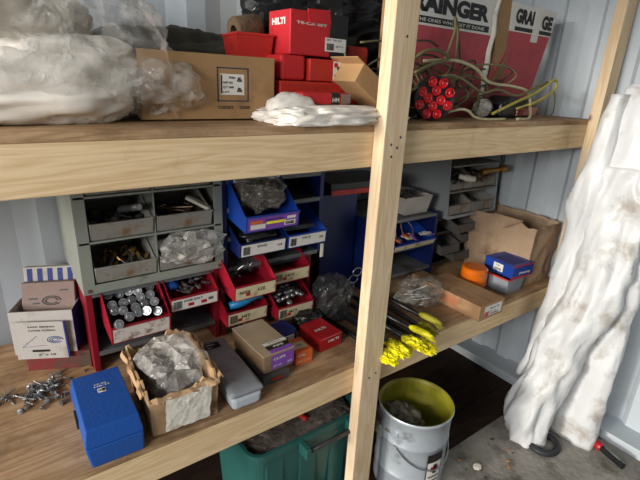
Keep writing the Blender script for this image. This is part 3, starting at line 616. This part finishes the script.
Fr.text(MB(), 'Jonesway', .045, .012, .085, .018, bold=.03, skew=.003).obj('print', m_white, b_)
Fr.rect(MB(), 0, 0, .15, .006).obj('red_band', m_redcase, b_); Fr.rect(MB(), 0, .056, .15, .062).obj('red_band', m_redcase, b_)
Tp.rect(MB(), .02, .02, .12, .13).obj('dark_panel', m_navy, b_)
# big carton
t = torn_box('large_carton', 'large weathered open cardboard box in the right corner of shelf', (2.065, .05, Z+.003), .215, .36, .312, m_cardbig, 8, 0, .006, .010, .012, .014, low=lambda a, b: .03*(b > .97)-.01*(b < .2))
v = []; mb = MB()
for j in range(5):
    for i in range(9):
        a = i/8; v.append((-.012-.03*j/4*(1-abs(a-.5)), .06+.16*a, .325-.055*(j/4)*(1-abs(a-.5)*2)+.004*noise.noise(Vector((i, j, 1)))))
mb.add(v, [(j*9+i, j*9+i+1, (j+1)*9+i+1, (j+1)*9+i) for j in range(4) for i in range(8)]).obj('torn_flap', m_cardbig, t, solid=.003)
# left carton stack
b_, Fr, Sd, Tp = carton('red_carton', 'dusty dark red box under the blue and white carton', 'box', (-.01, .525, Z), (.19, .20, .062), mat('dusty_red', '7a2426', .7, 0, .2, 8, .1, stain='4d3a30', st=(.45, .6), ss=9), R_(-24))
t = thing('striped_carton', 'open white carton with blue stripes and hanging printed flap', 'cardboard box', (-.035, .535, Z+.0635), R_(-24))
m_strc = mat('white_card', 'b3aea9', .7, 0, .06, 8, .05, stain='8a7f74', ss=9)
W, D, H = .18, .22, .15
mb = MB(); mb.box(0, W, 0, .003, 0, H).box(0, W, D-.003, D, 0, H).box(0, .003, .003, D-.003, 0, H).box(W-.003, W, .003, D-.003, 0, H).box(.003, W-.003, .003, D-.003, 0, .003)
mb.obj('box_body', m_strc, t)
for k in range(5): MB().box(-.0012, -.0002, .015+k*.042, .035+k*.042, .01, H-.01).obj('blue_stripe', m_navy, t)
B(W+.0002, W+.0012, .0, D, 0, H).obj('blue_side', m_navy, t)
Fv = Face((.012, -.012, -.008), (1, 0, -.03), (0, -.05, 1))
fl2 = Fv.rect(MB(), 0, 0, .145, .135, 0, .003).obj('front_flap', m_strc, t)
mb = MB(); Fv.text(mb, 'SAFE SIDING', .045, .115, .075, .006, .0036); Fv.text(mb, 'COVER SCREEN', .045, .102, .075, .006, .0036); Fv.text(mb, '2" x 10', .06, .012, .05, .007, .0036, .03)
Fv.rect(mb, .045, .026, .095, .034, .0032, .0036); mb.obj('print', m_black, fl2)
mb = MB()
for k, rr in enumerate((.020, .014, .008)):
    pts = [Fv.P(.115+rr*1.1*math.cos(q*.3), .07+rr*.6*math.sin(q*.3), .0035) for q in range(20)]; mb.tube(pts, .0011, 5)
mb.tube([Fv.P(.02, .045, .0035), Fv.P(.065, .085, .0035)], .0006, 4).tube([Fv.P(.02, .045, .0035), Fv.P(.09, .05, .0035)], .0005, 4); mb.obj('oval_emblem', m_navy, fl2)
Fv.rect(MB(), .1452, 0, .150, .135, 0, .003).obj('blue_edge', m_navy, fl2)
for i in range(2):
    p = thing('booklet', ['pinkish printed booklet packet leaning at back of striped carton', 'upper striped packet standing behind the booklet packet'][i], 'packet', (.0+.014*i, .565+.05*i, Z+.135+.012*i), R_(-22), None, rx=R_(-14))
    B(0, .155, 0, .035, 0, .145+.02*i).obj('packet_body', m_pinkpaper if i == 0 else m_strc, p, .002)
    Fp = Face((0, 0, 0), (1, 0, 0), (0, 0, 1))
    if i == 0:
        mb = MB()
        for k, rr in enumerate((.024, .016)):
            pts = [Fp.P(.085+rr*1.1*math.cos(q*.3), .085+rr*.6*math.sin(q*.3), .001) for q in range(20)]; mb.tube(pts, .0013, 5)
        Fp.rect(mb, .02, .09, .045, .096); Fp.rect(mb, .03, .075, .05, .08); Fp.rect(mb, .11, .115, .135, .12); mb.obj('print', m_dsteel, p)
        for k in range(4): Fp.rect(MB(), .012+k*.034, .0, .028+k*.034, .04).obj('blue_stripe', m_navy, p)
    else:
        for k in range(5): Fp.rect(MB(), .010+k*.03, .11, .025+k*.03, .160).obj('blue_stripe', m_navy, p)
b_, Fr, Sd, Tp = carton('cardboard_scrap', 'flat piece of tan cardboard between screws and blue case', 'cardboard', (.10, .31, Z), (.10, .12, .006), m_card, R_(18))
# loose screws
def screw():
    mb = MB(); mb.lathe([(.0003, .003), (.0045, .003), (.0045, 0), (.008, -.0005), (.008, -.002), (.0026, -.0025), (.0024, -.028), (.0003, -.034)], 8, None, False)
    return mb.obj('loose_screw', m_zinc)
r = random.Random(77); sp_ = []
for i in range(75):
    a = r.random(); ang = r.uniform(0, 6.28); rad = abs(r.gauss(0, .052))
    x = .035+math.cos(ang)*rad*1.25-.03*(r.random() < .3); y = .385+math.sin(ang)*rad
    if y > .47 or x > .15 or y > .51-x*.5: continue
    sp_.append(((x, y, Z+.006+.02*max(0, 1-rad/.045)*r.random()), (R_(90+r.uniform(-20, 20)), 0, r.uniform(0, 6.28))))
scatter(screw, 'loose zinc roofing screw heaped on shelf by striped carton', 'screw', 'loose screws on the lower shelf', sp_)

# ------------------------------------------------------------------ upper shelf things
T = TOP+.0008
t = thing('packing_bag', 'big clear plastic bag full of white fabric at upper left', 'plastic bag', (.1, .3, T))
blob((-.02, .02, .075), (.25, .235, .090), .10, 1.3, 3, 0, .7, 90, 50, .8, fine=.4).obj('white_contents', m_bagfill, t, smooth=True)
blob((-.09, .08, .195), (.25, .20, .10), .12, 1.2, 9, None, .75, 80, 44, .9, fine=.4).obj('upper_contents', m_bagfill2, t, smooth=True)
blob((.07, -.03, .13), (.16, .15, .055), .15, 1.4, 14, None, .75, 60, 34, .8, fine=.4).obj('fabric_fold', m_bagfill, t, smooth=True)
blob((.00, .02, .14), (.325, .265, .165), .10, 1.5, 6, -.0005, .8, 110, 60, 1.0, fine=.4).obj('clear_film', m_film, t, smooth=True)
blob((.27, -.06, .075), (.10, .12, .075), .20, 1.4, 26, -.0005, .85, 60, 34, 1.0, fine=.4).obj('loose_film_corner', m_film, t, smooth=True)
tag(blob((.60, .60, T+.11), (.32, .10, .14), .18, 1.6, 33, T, .8, 70, 36, .6, ).obj('dark_cover', m_olive, smooth=True), 'folded dark olive cover behind the cardboard box', 'cover')
b_, Fr, Sd, Tp = carton('cardboard_box', 'long brown cardboard box with framed label on upper shelf', 'cardboard box', (.312, .16, T+.004), (.366, .28, .160), m_card, 0)
mb = MB()
for a in ((.195, .045, .285, .048), (.195, .127, .285, .130), (.195, .045, .198, .130), (.282, .045, .285, .130)): Fr.rect(mb, *a)
mb.obj('label_frame', mat('frame_ink', '2c3648', .7), b_)
sticker(Fr, .204, .062, .068, .052, b_, m_white, [('301584', .35, .76, .3, .14), ('PART NO', .1, .52, .45, .14), ('QTY 3000', .1, .28, .5, .16), ('LOT', .1, .08, .3, .12), ('&', .68, .1, .28, .3), ('&', .68, .6, .28, .3)], (.01, .05, .06, .9))
Fr.text(MB(), 'CONCRETE', .195, .026, .045, .008).obj('print', mat('ink', '3a3026', .8), b_); Fr.text(MB(), 'SCREWS', .258, .026, .030, .008).obj('print', bpy.data.materials['ink'], b_)
# red tray and roll
t = thing('red_tray', 'small open red tray resting on the framed label cardboard box', 'tray', (.618, .27, T+.168), R_(-8))
mb = MB(); mb.hexa([(.006, .006, 0), (.104, .006, 0), (.104, .124, 0), (.006, .124, 0)], [(0, 0, .062), (.11, 0, .062), (.11, .13, .062), (0, .13, .062)]); mb.f.pop(1); mb.obj('tray_body', m_redcase, t, solid=.004)
MB().box(-.004, .114, -.004, .002, .057, .064).box(-.004, .114, .128, .134, .057, .064).box(-.004, .002, .002, .128, .057, .064).box(.108, .114, .002, .128, .057, .064).obj('rim', m_redcase, t, .001)
t = thing('fabric_roll', 'rolled brown webbing sitting in the small red tray', 'roll', (.685, .345, T+.245), R_(10))
MB().lathe([(.018, -.045), (.038, -.045), (.041, -.04), (.041, .04), (.038, .045), (.018, .045), (.018, -.045)], 30, Matrix.Rotation(R_(78), 4, 'Y') @ Matrix.Scale(.85, 4, (0, 1, 0)), False).obj('roll_body', mat('brown_webbing', '5f4c38', .9, 0, .2, 20, .5, 50), t, smooth=True)
MB().lathe([(.0005, -.03), (.016, -.03), (.016, .03), (.0005, .03)], 20, Matrix.Rotation(R_(78), 4, 'Y'), False).obj('core', m_blackpl, t)
# white cloth
tag(blob((.80, .075, T+.018), (.20, .10, .030), .16, 1.3, 18, T, .75, 100, 40, 1.0, fine=.4).obj('white_cloth', m_cloth, smooth=True), 'crumpled white cloth along shelf front below the red boxes', 'cloth')
blob((.70, .105, T+.03), (.075, .045, .048), .12, 1.1, 19, T, .8, 50, 26, .8, fine=.2).obj('cloth_fold', m_cloth, bpy.data.objects['white_cloth'], smooth=True)
tag(MB().lathe([(.0005, .02), (.022, .018), (.03, .01), (.032, .0), (.026, -.014), (.0005, -.016)], 20, None, False).obj('cloth_knot', m_cloth, smooth=True), 'small rounded white lump at left end of the crumpled cloth', 'cloth').location = (.665, .02, T+.018)
# long red case
b_, Fr, Sd, Tp = carton('long_red_case', 'long dusty red case under the red boxes', 'case', (.700, .165, T+.044), (.385, .19, .064), m_redcase, 0, bevel=.004)
b_.children[0].name = 'case_body'
B(.0, .385, -.003, .0, .052, .060).obj('lid_edge', m_redcase, b_)
b_, Fr, Sd, Tp = carton('red_pouch_box', 'small crinkled red box at left on the long red case', 'box', (.708, .175, T+.110), (.083, .13, .068), m_redcard, 0, bevel=.008)
b_, Fr, Sd, Tp = carton('red_carton', 'flat red box with white striped label on long red case', 'box', (.800, .165, T+.110), (.145, .15, .062), m_redcase, 0, bevel=.003)
L_ = sticker(Fr, .085, .002, .058, .057, b_, m_white, [('6x', .55, .1, .3, .3)], (.1, .1, .35, .25)); Fr.rect(MB(), .10, .034, .14, .044, .0009, .0014).obj('black_stripe', m_black, L_)
MB().lathe([(.0005, 0), (.007, 0), (.007, .001), (.0005, .001)], 16, Matrix.Translation((.094, -.001, .048)) @ Matrix.Rotation(R_(90), 4, 'X'), False).obj('red_dot', m_redgl, b_)
# hilti box
b_, Fr, Sd, Tp = carton('red_black_box', 'large red and black tool box with white barcode label', 'box', (.742, .185, T+.180), (.212, .115, .118), m_redcard, R_(2), bevel=.003)
Fr.rect(MB(), .143, 0, .2125, .119, -.0002, .0008).obj('black_panel', m_black, b_); MB().box(.143, .2128, 0, .115, .1182, .119).obj('black_panel', m_black, b_)
sticker(Face((0, -.0009, 0), (1, 0, 0), (0, 0, 1)), .125, .016, .082, .038, b_, m_white, [('HILTI', .08, .78, .2, .15), ('TE-CX', .35, .78, .5, .15), ('QTY 4', .5, .3, .4, .2)], (.08, .1, .35, .5))
Sd.text(MB(), 'HILTI', .02, .08, .07, .018, bold=.05).obj('print', m_white, b_)
Fr.text(MB(), 'TE-CX SET', .02, .082, .11, .007, bold=.03).obj('print', m_white, b_)
MB().hexa([(.062, -.006, .088), (.144, -.004, .09), (.144, -.002, .09), (.062, -.003, .088)], [(.06, .0, .124), (.140, .0, .128), (.140, .004, .128), (.06, .004, .124)]).obj('loose_flap', m_redcard, b_)
# roll-like small box
b_, Fr, Sd, Tp = carton('small_red_carton', 'slim red black and grey packet lying on the white cloth', 'packet', (.715, .075, T+.048), (.170, .05, .034), m_redcard, R_(0), bevel=.008)
MB().box(.10, .132, -.001, .051, -.001, .034).obj('black_band', m_black, b_, .004); MB().box(.132, .176, -.0005, .0505, .002, .032).obj('grey_end', mat('grey_brown', '7b6a61', .6), b_, .006)
Fr.text(MB(), 'HM', .104, .008, .024, .012, .002).obj('print', m_white, b_)
# leaning brown box
b_, Fr, Sd, Tp = carton('leaning_carton', 'brown cardboard box leaning beside the middle post', 'cardboard box', (.885, .06, T+.115), (.175, .13, .062), mat('pale_cardboard', 'b18c60', .85, 0, .08, 5, .1), 0, ry=R_(32), bevel=.002)
MB().box(-.03, 0, .0, .13, .058, .061).obj('open_flap', bpy.data.materials['pale_cardboard'], b_)
b_, Fr, Sd, Tp = carton('red_block_case', 'upright red plastic case behind the leaning brown carton', 'case', (1.00, .24, T+.001), (.085, .10, .222), m_redcase, R_(-3), bevel=.010, ry=R_(0))
tag(blob((1.15, .50, T+.19), (.36, .15, .22), .2, 2.2, 51, T, .75, 90, 44, 1.0).obj('black_plastic_sheet', m_blackpl, smooth=False), 'heap of crumpled black plastic behind the red boxes', 'plastic sheet')
# GRAINGER boxes
def grainger(label, loc, W, D, H, wb, txt_, tw, rz, sub):
    t = thing('catalogue_box', label, 'box', loc, rz)
    mb = MB(); sh0 = 0 if sub else -.10
    mb.hexa([(sh0, 0, 0), (wb, 0, 0), (wb, D, 0), (sh0, D, 0)], [(0, 0, H), (W, 0, H), (W, D, H), (0, D, H)]); mb.obj('box_body', m_card, t, .003)
    zw = H-.16 if sub else H-.105
    k = lambda z: wb+(W-wb)*z/H
    MB().prism([(sh0, .002), (k(.0), .002), (k(zw), zw), (sh0*(1-zw/H), zw)], 'y', -.0012, -.0002).obj('red_print', m_pink, t)
    MB().prism([(sh0*(1-zw/H), zw), (k(zw), zw), (k(H), H-.001), (0, H-.001)], 'y', -.0012, -.0002).obj('white_band', m_white, t)
    F_ = Face((0, -.0012, 0), (1, 0, 0), (0, 0, 1)); return t, F_, zw
t, F_, zw = grainger('larger red and white printed box right of the middle post', (1.135, .20, T), .555, .045, .47, .55, '', .5, 0, True)
F_.text(MB(), 'GRAINGER', .020, zw+.042, .50, .058, bold=.06).obj('lettering', m_black, t)
L_ = F_.rect(MB(), .020, zw+.008, .53, zw+.030, 0, .0008).obj('black_strip', m_black, t); F_.text(MB(), 'FOR THE ONES WHO GET IT DONE', .06, zw+.013, .44, .011, .0012, .01).obj('print', m_white, L_)
v = []; mb = MB()
for j in range(14):
    z = .44*j/13; 
    for i in range(3): v.append((.520+.016*i+.014*noise.noise(Vector((j*.5, i*.3, 4)))+.03*j/13, -.004-.006*(i == 1), z+.01))
mb.add(v, [(j*3+i, j*3+i+1, (j+1)*3+i+1, (j+1)*3+i) for j in range(13) for i in range(2)]).obj('peeling_tape', m_paper, t, solid=.001)
t, F_, zw = grainger('smaller torn red and white printed box against the end wall', (1.785, .205, T), .37, .12, .445, .235, '', .3, 0, False)
F_.text(MB(), 'GRAI', .055, zw+.032, .135, .056, bold=.06).obj('lettering', m_black, t); F_.text(MB(), 'GE', .255, zw+.025, .085, .056, bold=.06).obj('lettering', m_black, t)
L_ = F_.rect(MB(), .06, zw+.005, .345, zw+.020, 0, .0008).obj('black_strip', m_black, t)
MB().prism([(.19, zw-.03), (.24, zw-.03), (.25, zw+.10), (.20, zw+.10)], 'y', -.0028, -.0012).obj('tape', m_white, t)
MB().prism([(-.03, .18), (.025, .27), (.01, .45), (-.07, .47), (-.06, .3)], 'y', -.002, .004).obj('torn_cardboard', m_card, t)
MB().prism([(-.05, .14), (.03, .16), (.035, .25)], 'y', -.006, -.002).obj('torn_flap', m_cardin, t)
mb = MB()
for a in ((-.035, .095, .045, .099), (-.035, .145, .045, .149), (-.035, .095, -.031, .149), (.041, .095, .045, .149)): F_.rect(mb, *a, .0003, .001)
for a in (-.024, -.004, .016): F_.rect(mb, a, .103, a+.007, .135, .0003, .001)
F_.rect(mb, -.027, .133, .034, .139, .0003, .001); mb.obj('square_mark', m_black, t)
# LED tail light
t = thing('round_tail_light', 'round black lamp with twelve red lenses behind the post', 'lamp', (1.235, .06, T+.074), R_(-24), rx=R_(0)); t.scale = (1.18, 1, 1.18)
Tm = Matrix.Rotation(R_(90), 4, 'X')
MB().lathe([(.0005, -.03), (.045, -.03), (.060, -.01), (.062, .0), (.060, .008), (.054, .010), (.052, .004), (.0005, .004)], 40, Tm, False).obj('housing', m_blackpl, t, smooth=False)
for (a, b) in ((113, 105), (85, 130), (133, 135), (106, 155), (95, 77), (135, 80), (163, 110), (160, 152), (125, 182), (86, 182), (57, 152), (63, 110)):
    x, z = (a-110)*.00083, -(b-130)*.00083
    o = MB().lathe([(.0135, .003), (.0135, .009), (.0115, .0105), (.010, .009), (.008, .0065), (.005, .0075), (.0035, .010), (.0005, .011)], 18, Matrix.Translation((x, -.0, z)) @ Tm, False).obj('red_lens', m_redlens, t, smooth=True)
tag(blob((1.245, .20, T+.05), (.11, .07, .05), .3, 3, 71, T, .8, 50, 26, 1.0).obj('black_bag', m_blackpl, smooth=False), 'small crumpled black bag behind the twelve lens lamp', 'bag')
tag(blob((1.075, .07, T+.012), (.035, .04, .014), .25, 2.6, 72, T, .8, 40, 20).obj('white_rag', m_cloth, smooth=True), 'scrap of white rag beside the middle post on upper shelf', 'rag')
# flashlight-like lamp
t = thing('lamp_head', 'round lamp with pale ribbed lens among the tangled cords', 'lamp', (1.60, .125, T+.040), R_(-38))
MB().lathe([(.0005, -.09), (.02, -.09), (.024, -.05), (.034, -.01), (.040, 0), (.040, .006), (.036, .008), (.0005, .008)], 28, Tm, False).obj('housing', m_blackpl, t)
MB().lathe([(.035, .008), (.028, .016), (.015, .020), (.0005, .021)], 28, Tm, False).obj('lens', mat('ribbed_lens', '98958c', .25, 0, .5, 60, .8, 90), t, smooth=True)
t = thing('trailer_light', 'black and dark red oblong vehicle light at right of the cords', 'lamp', (1.72, .10, T), R_(3))
mb = MB(); mb.prism([(-.03, .004), (.24, .004), (.27, .03), (.26, .062), (.20, .080), (.02, .088), (-.03, .06)], 'y', 0, .09); mb.obj('housing', m_blackpl, t, .012)
mb = MB(); mb.prism([(.08, .010), (.235, .010), (.258, .032), (.248, .048), (.08, .040)], 'y', -.008, .0); mb.obj('lens', m_reddark, t, .003)
mb = MB()
for k in range(5): mb.box(.02+k*.013, .027+k*.013, -.004, 0, .050, .074)
mb.obj('vent_ribs', m_dsteel, t)
# cords
cg = thing('cord_tangle', 'tangle of olive yellow and cream wires in front of the printed boxes', 'wires', (0, 0, 0))
def cord(pts, r, m):
    MB().tube(spline(pts, 7), r, 6).obj('wire', m, cg, smooth=True)
cr = random.Random(12)
for i in range(15):
    x = cr.uniform(1.13, 1.62); z = cr.uniform(.05, .17); n = 9; pts = []
    rx_, rz_ = cr.uniform(.09, .22), cr.uniform(.04, .10); p0 = cr.uniform(0, 6); til = cr.uniform(-.5, .5)
    for k in range(n):
        a = p0+k*.72; pts.append((x+rx_*math.cos(a), .125+.04*math.sin(a*1.3+i)+.03*cr.random(), T+max(.006, z+rz_*math.sin(a+til)+.02*cr.random())))
    cord(pts, .0036, [m_cordo, m_cordk, m_cordo, m_cordk, m_cordo][i % 5])
cord([(1.13, .12, T+.16), (1.20, .10, T+.215), (1.27, .10, T+.225), (1.33, .10, T+.205), (1.24, .09, T+.18), (1.16, .09, T+.15)], .006, m_cordo)
cord([(1.22, .11, T+.19), (1.38, .11, T+.20), (1.50, .11, T+.18), (1.60, .11, T+.135), (1.76, .11, T+.125), (1.86, .10, T+.105), (1.885, .09, T+.04), (1.80, .04, T+.006), (1.70, .03, T+.005)], .006, m_cordw)
cord([(1.25, .08, T+.01), (1.38, .05, T+.04), (1.46, .05, T+.012), (1.52, .04, T+.005), (1.62, .03, T+.006)], .005, m_cordw)
cord([(1.62, .09, T+.02), (1.75, .09, T+.06), (1.90, .09, T+.105), (2.0, .09, T+.15), (2.06, .10, T+.16), (2.07, .10, T+.125), (1.98, .09, T+.085), (1.85, .08, T+.055)], .006, m_cordy)
cord([(1.78, .09, T+.04), (1.92, .08, T+.075), (2.04, .10, T+.11), (2.14, .14, T+.115), (2.20, .17, T+.115)], .0045, m_cordy)
cord([(2.20, .17, T+.115), (2.19, .15, T+.05), (2.12, .12, T+.01), (2.02, .10, T+.006)], .003, m_cordo)
cord([(1.36, .14, T+.20), (1.405, .15, T+.30), (1.42, .17, T+.345), (1.435, .16, T+.30), (1.42, .14, T+.20)], .005, m_cordo)
cord([(1.45, .14, T+.18), (1.445, .16, T+.27), (1.425, .18, T+.34)], .004, m_cordk)
cord([(1.12, .10, T+.08), (1.3, .06, T+.15), (1.5, .07, T+.10), (1.62, .08, T+.11), (1.75, .08, T+.09), (1.88, .09, T+.12), (1.98, .09, T+.15)], .005, m_cordo)

# ------------------------------------------------------------------ floor things
t = thing('storage_tote', 'teal plastic storage tote under the lower shelf', 'tote', (.535, .03, .001))
def rrect(W, D, r, x=0, y=0, n=6):
    pts = []
    for cx, cy, a in ((W-r, D-r, 0), (r, D-r, 90), (r, r, 180), (W-r, r, 270)):
        for k in range(n+1): q = R_(a+90*k/n); pts.append((x+cx+r*math.cos(q), y+cy+r*math.sin(q)))
    return pts
def loftrr(secs, T=None):
    v = []; n = None
    for W, D, r, x, y, z in secs:
        p = rrect(W, D, r, x, y); n = len(p); v += [(a, b, z) for a, b in p]
    f = [(j*n+i, j*n+(i+1) % n, (j+1)*n+(i+1) % n, (j+1)*n+i) for j in range(len(secs)-1) for i in range(n)]
    return MB().add(v, f+[list(range(n-1, -1, -1)), [(len(secs)-1)*n+i for i in range(n)]])
W, D, H = .50, .38, .385
loftrr([(W-.06, D-.06, .04, .03, .03, 0), (W-.02, D-.02, .05, .01, .01, H-.03), (W, D, .055, 0, 0, H-.03), (W, D, .055, 0, 0, H), (W-.024, D-.024, .045, .012, .012, H), (W-.03, D-.03, .045, .015, .015, H-.05), (W-.03, D-.03, .045, .015, .015, H-.1)]).obj('tub_body', m_teal, t, smooth=False)
for xx in (.06, .20, .34): B(xx, xx+.07, -.002+.012, .02, .05, H-.06).obj('side_rib', m_teal, t, .003)
MB().tube([(.20, -.035, H-.035), (.40, -.035, H-.035)], .009, 10).obj('handle_grip', m_dsteel, t, smooth=True)
for xx in (.185, .395): B(xx, xx+.02, -.05, .003, H-.055, H-.012).obj('handle_bracket', m_teal, t, .003)
o = blob((.785, .22, H-.04), (.225, .17, .035), .09, 3, 81, None, .5, 70, 30, 1.0).obj('tote_contents', m_junk, smooth=False); tag(o, 'grey brown scrap filling the teal tote', 'scrap', kind='stuff')
tag(MB().tube([(.80, .10, H+.0), (.76, .24, H+.008)], .009, 10).obj('red_stick', m_redcase), 'dark red stick lying on scrap in the teal tote', 'stick')
tag(blob((.905, .30, H+.05), (.03, .04, .05), .25, 2.5, 82, None, .8, 30, 18).obj('white_rag', m_cloth, smooth=True), 'white paper tip poking up at the back of the teal tote', 'rag')
pn = tag(B(-.11, .11, -.09, .09, -.002, .002).obj('dusty_board', mat('dusty_panel', '7a726b', .85, 0, .15, 14, .2), bevel=.001), 'flat dusty grey board lying on scrap in the teal tote', 'board')
pn.location = (.86, .20, H+.002); pn.rotation_euler = (R_(6), R_(-3), R_(14))
# pail
t = thing('metal_pail', 'dented white metal pail with yellow inside', 'pail', (1.235, -.045, .001))
MB().lathe([(.0005, .003), (.135, .003), (.137, 0), (.142, .01), (.142, .10), (.145, .104), (.142, .108), (.143, .25), (.146, .254), (.143, .258), (.145, .365), (.150, .368), (.151, .375), (.148, .380)], 56, None, False).obj('pail_body', m_pail, t, smooth=True)
MB().lathe([(.148, .380), (.142, .378), (.139, .36), (.136, .02), (.0005, .012)], 56, None, False).obj('inner_wall', m_yelin, t, smooth=True)
MB().tube(spline([(-.148*math.cos(a)*1.0, -.152*math.sin(a), .30-.14*math.sin(a)**.8 if a > .01 and a < 3.13 else .30) for a in [math.pi*k/8*.86+.25 for k in range(9)]], 5), .003, 8).obj('bail_handle', m_zinc, t, smooth=True)
for a in (.25, .25+math.pi*.86):
    MB().lathe([(.0005, 0), (.014, 0), (.012, .006), (.0005, .007)], 16, Matrix.Translation((-.143*math.cos(a), -.143*math.sin(a), .30)) @ Vector((-math.cos(a), -math.sin(a), 0)).to_track_quat('Z', 'Y').to_matrix().to_4x4(), False).obj('handle_ear', m_pail, t)
def curved_label(a0, a1, z0, z1, m, name, par, r=.1452):
    v = []; n = 10
    for i in range(n+1):
        a = R_(a0+(a1-a0)*i/n); v += [(r*math.cos(a), r*math.sin(a), z0), (r*math.cos(a), r*math.sin(a), z1)]
    return MB().add(v, [(2*i, 2*i+2, 2*i+3, 2*i+1) for i in range(n)]).obj(name, m, par, solid=.0006)
L_ = curved_label(-112, -82, .02, .235, m_black, 'warning_label', t, .1458)
curved_label(-110, -84, .03, .195, m_white, 'label_face', L_, .1464)
curved_label(-104, -90, .15, .175, m_redgl, 'hazard_mark', L_, .1470); curved_label(-100, -93, .140, .185, m_black, 'hazard_mark', L_, .1474)
curved_label(-107, -87, .12, .126, m_black, 'print', L_, .1470); curved_label(-107, -87, .10, .106, m_black, 'print', L_, .1470); curved_label(-107, -90, .08, .086, m_black, 'print', L_, .1470)
t2 = tag(blob((1.185, -.01, .27), (.085, .085, .06), .25, 2.5, 85, None, .8, 50, 28, 1.0).obj('grey_rag', mat('grey_rag', '6a675c', .8, 0, .3, 9, .4, 30), smooth=True), 'grey crumpled rag inside the metal pail', 'rag')
# sheeting bundle
t = thing('wrapped_sheeting', 'dirty white sheeting bundle leaning on the end wall in right corner', 'sheeting', (1.95, -.2, 0))
def drape(name, secs, seed, n=64, amp=.018, fr=7, fold=0.0, fk=5):
    """secs: (cx, cy, z, rx, ry, ang)"""
    K = 14; S = []
    for j in range(len(secs)-1):
        for q in range(K):
            u = q/K; u2 = u*u*(3-2*u); S.append([secs[j][i]*(1-u2)+secs[j+1][i]*u2 if i != 2 else secs[j][i]*(1-u)+secs[j+1][i]*u for i in range(6)])
    S.append(list(secs[-1])); v = []
    for (cx, cy, z, rx, ry, ang) in S:
        for k in range(n):
            a = 2*math.pi*k/n; ca, sa = math.cos(a), math.sin(a)
            x = math.copysign(abs(ca)**.8, ca)*rx; y = math.copysign(abs(sa)**.8, sa)*ry
            p = Vector((cx+x*math.cos(ang)-y*math.sin(ang), cy+x*math.sin(ang)+y*math.cos(ang), z))
            q = Vector((p.x, p.y, p.z*.3))*fr*.8+Vector((seed, 0, 0))
            d = amp*(noise.noise(q)+.8*(.6-abs(noise.noise(q*2.2)*2))+.35*(.5-abs(noise.noise(q*4.3)*2)))+fold*math.sin(a*fk+z*4)
            o_ = Vector((ca*math.cos(ang)-sa*math.sin(ang), ca*math.sin(ang)+sa*math.cos(ang), 0))
            p += o_*d; p.z = max(0.001, p.z+.5*amp*noise.noise(q*1.7+Vector((5, 5, 5))))
            p.x = min(p.x, 2.186 if p.z < .07 else 2.312); v.append(p-Vector((1.95, -.2, 0)))
    m_ = len(S); f = [(j*n+k, j*n+(k+1) % n, (j+1)*n+(k+1) % n, (j+1)*n+k) for j in range(m_-1) for k in range(n)]+[list(range(n-1, -1, -1)), [(m_-1)*n+k for k in range(n)]]
    return MB().add(v, f).obj(name, m_tarp, t, smooth=True)
drape('main_roll', [(1.90, -.20, 0, .085, .085, 0), (1.90, -.195, .12, .095, .09, 0), (1.975, -.225, .45, .095, .095, 0), (2.07, -.28, .8, .09, .115, 0), (2.11, -.28, 1.1, .08, .115, 0), (2.11, -.26, 1.30, .06, .11, 0)], 2, amp=.024, fr=9, fold=.003, fk=7)
drape('left_fold', [(1.98, -.075, .25, .03, .02, 0), (2.01, -.115, .45, .04, .035, 0), (2.06, -.135, .70, .05, .055, 0), (2.09, -.15, 1.0, .045, .055, 0), (2.08, -.14, 1.12, .05, .07, 0), (2.10, -.15, 1.35, .045, .045, 0), (2.11, -.15, 1.58, .03, .03, 0)], 11, amp=.015)
drape('rear_sheet', [(2.08, -.25, 0.0, .055, .18, 0), (2.09, -.25, .3, .055, .18, 0), (2.12, -.26, .7, .05, .165, 0), (2.15, -.27, 1.1, .05, .14, 0), (2.15, -.26, 1.25, .04, .13, 0)], 21, amp=.016, fr=9)
drape('top_flap', [(2.13, -.285, 1.17, .05, .125, 0), (2.12, -.28, 1.24, .055, .125, 0), (2.14, -.27, 1.45, .045, .115, 0), (2.155, -.255, 1.60, .03, .10, 0), (2.155, -.25, 1.62, .012, .08, 0)], 31, amp=.010)
# ring, torch, debris
t = tag(MB().tube([(1.895+.068*math.cos(k*.2618), -.295+.058*math.sin(k*.2618), .0165) for k in range(24)], .015, 12, True).obj('rubber_ring', m_rubber, smooth=True), 'black rubber ring on floor against the white sheeting', 'ring')
t = thing('hand_torch', 'red and black torch lying on floor by the end wall', 'torch', (2.105, -.43, .024), R_(-18)); t.scale = (.85,)*3
Ty = Matrix.Rotation(R_(90), 4, 'X')
MB().lathe([(.0005, 0), (.017, 0), (.019, .02), (.017, .13), (.0005, .132)], 20, Ty @ Matrix.Translation((0, 0, .045)), False).obj('barrel', m_blackpl, t, smooth=False)
MB().lathe([(.0005, 0), (.018, 0), (.023, .008), (.023, .035), (.019, .045), (.0005, .045)], 20, Ty, False).obj('head', m_redgl, t)
MB().lathe([(.0005, -.02), (.007, -.02), (.007, 0), (.0005, 0)], 12, Ty, False).obj('nozzle', m_white, t)
B(-.004, .004, -.15, -.06, .016, .021).obj('clip', m_zinc, t, .001)
r = random.Random(5)
for i in range(12):
    s = r.uniform(.003, .008)
    o = tag(blob((0, 0, s*.4), (s*1.6, s, s*.5), .35, 2.5, i, 0, .9, 16, 10).obj('debris', m_junk if i % 2 else m_card), 'small crumb of debris on dusty floor beside the pail', 'debris', 'debris on the floor')
    o.location = (1.45+r.uniform(0, .3), -.13-r.uniform(0, .16), .0003); o.rotation_euler = (0, 0, r.uniform(0, 6))
tag(blob((1.52, -.20, .009), (.018, .014, .008), .3, 2.5, 90, .001, .9, 30, 18, 1.0).obj('paper_scrap', m_paper, smooth=False), 'crumpled pale scrap on floor right of the pail', 'scrap')
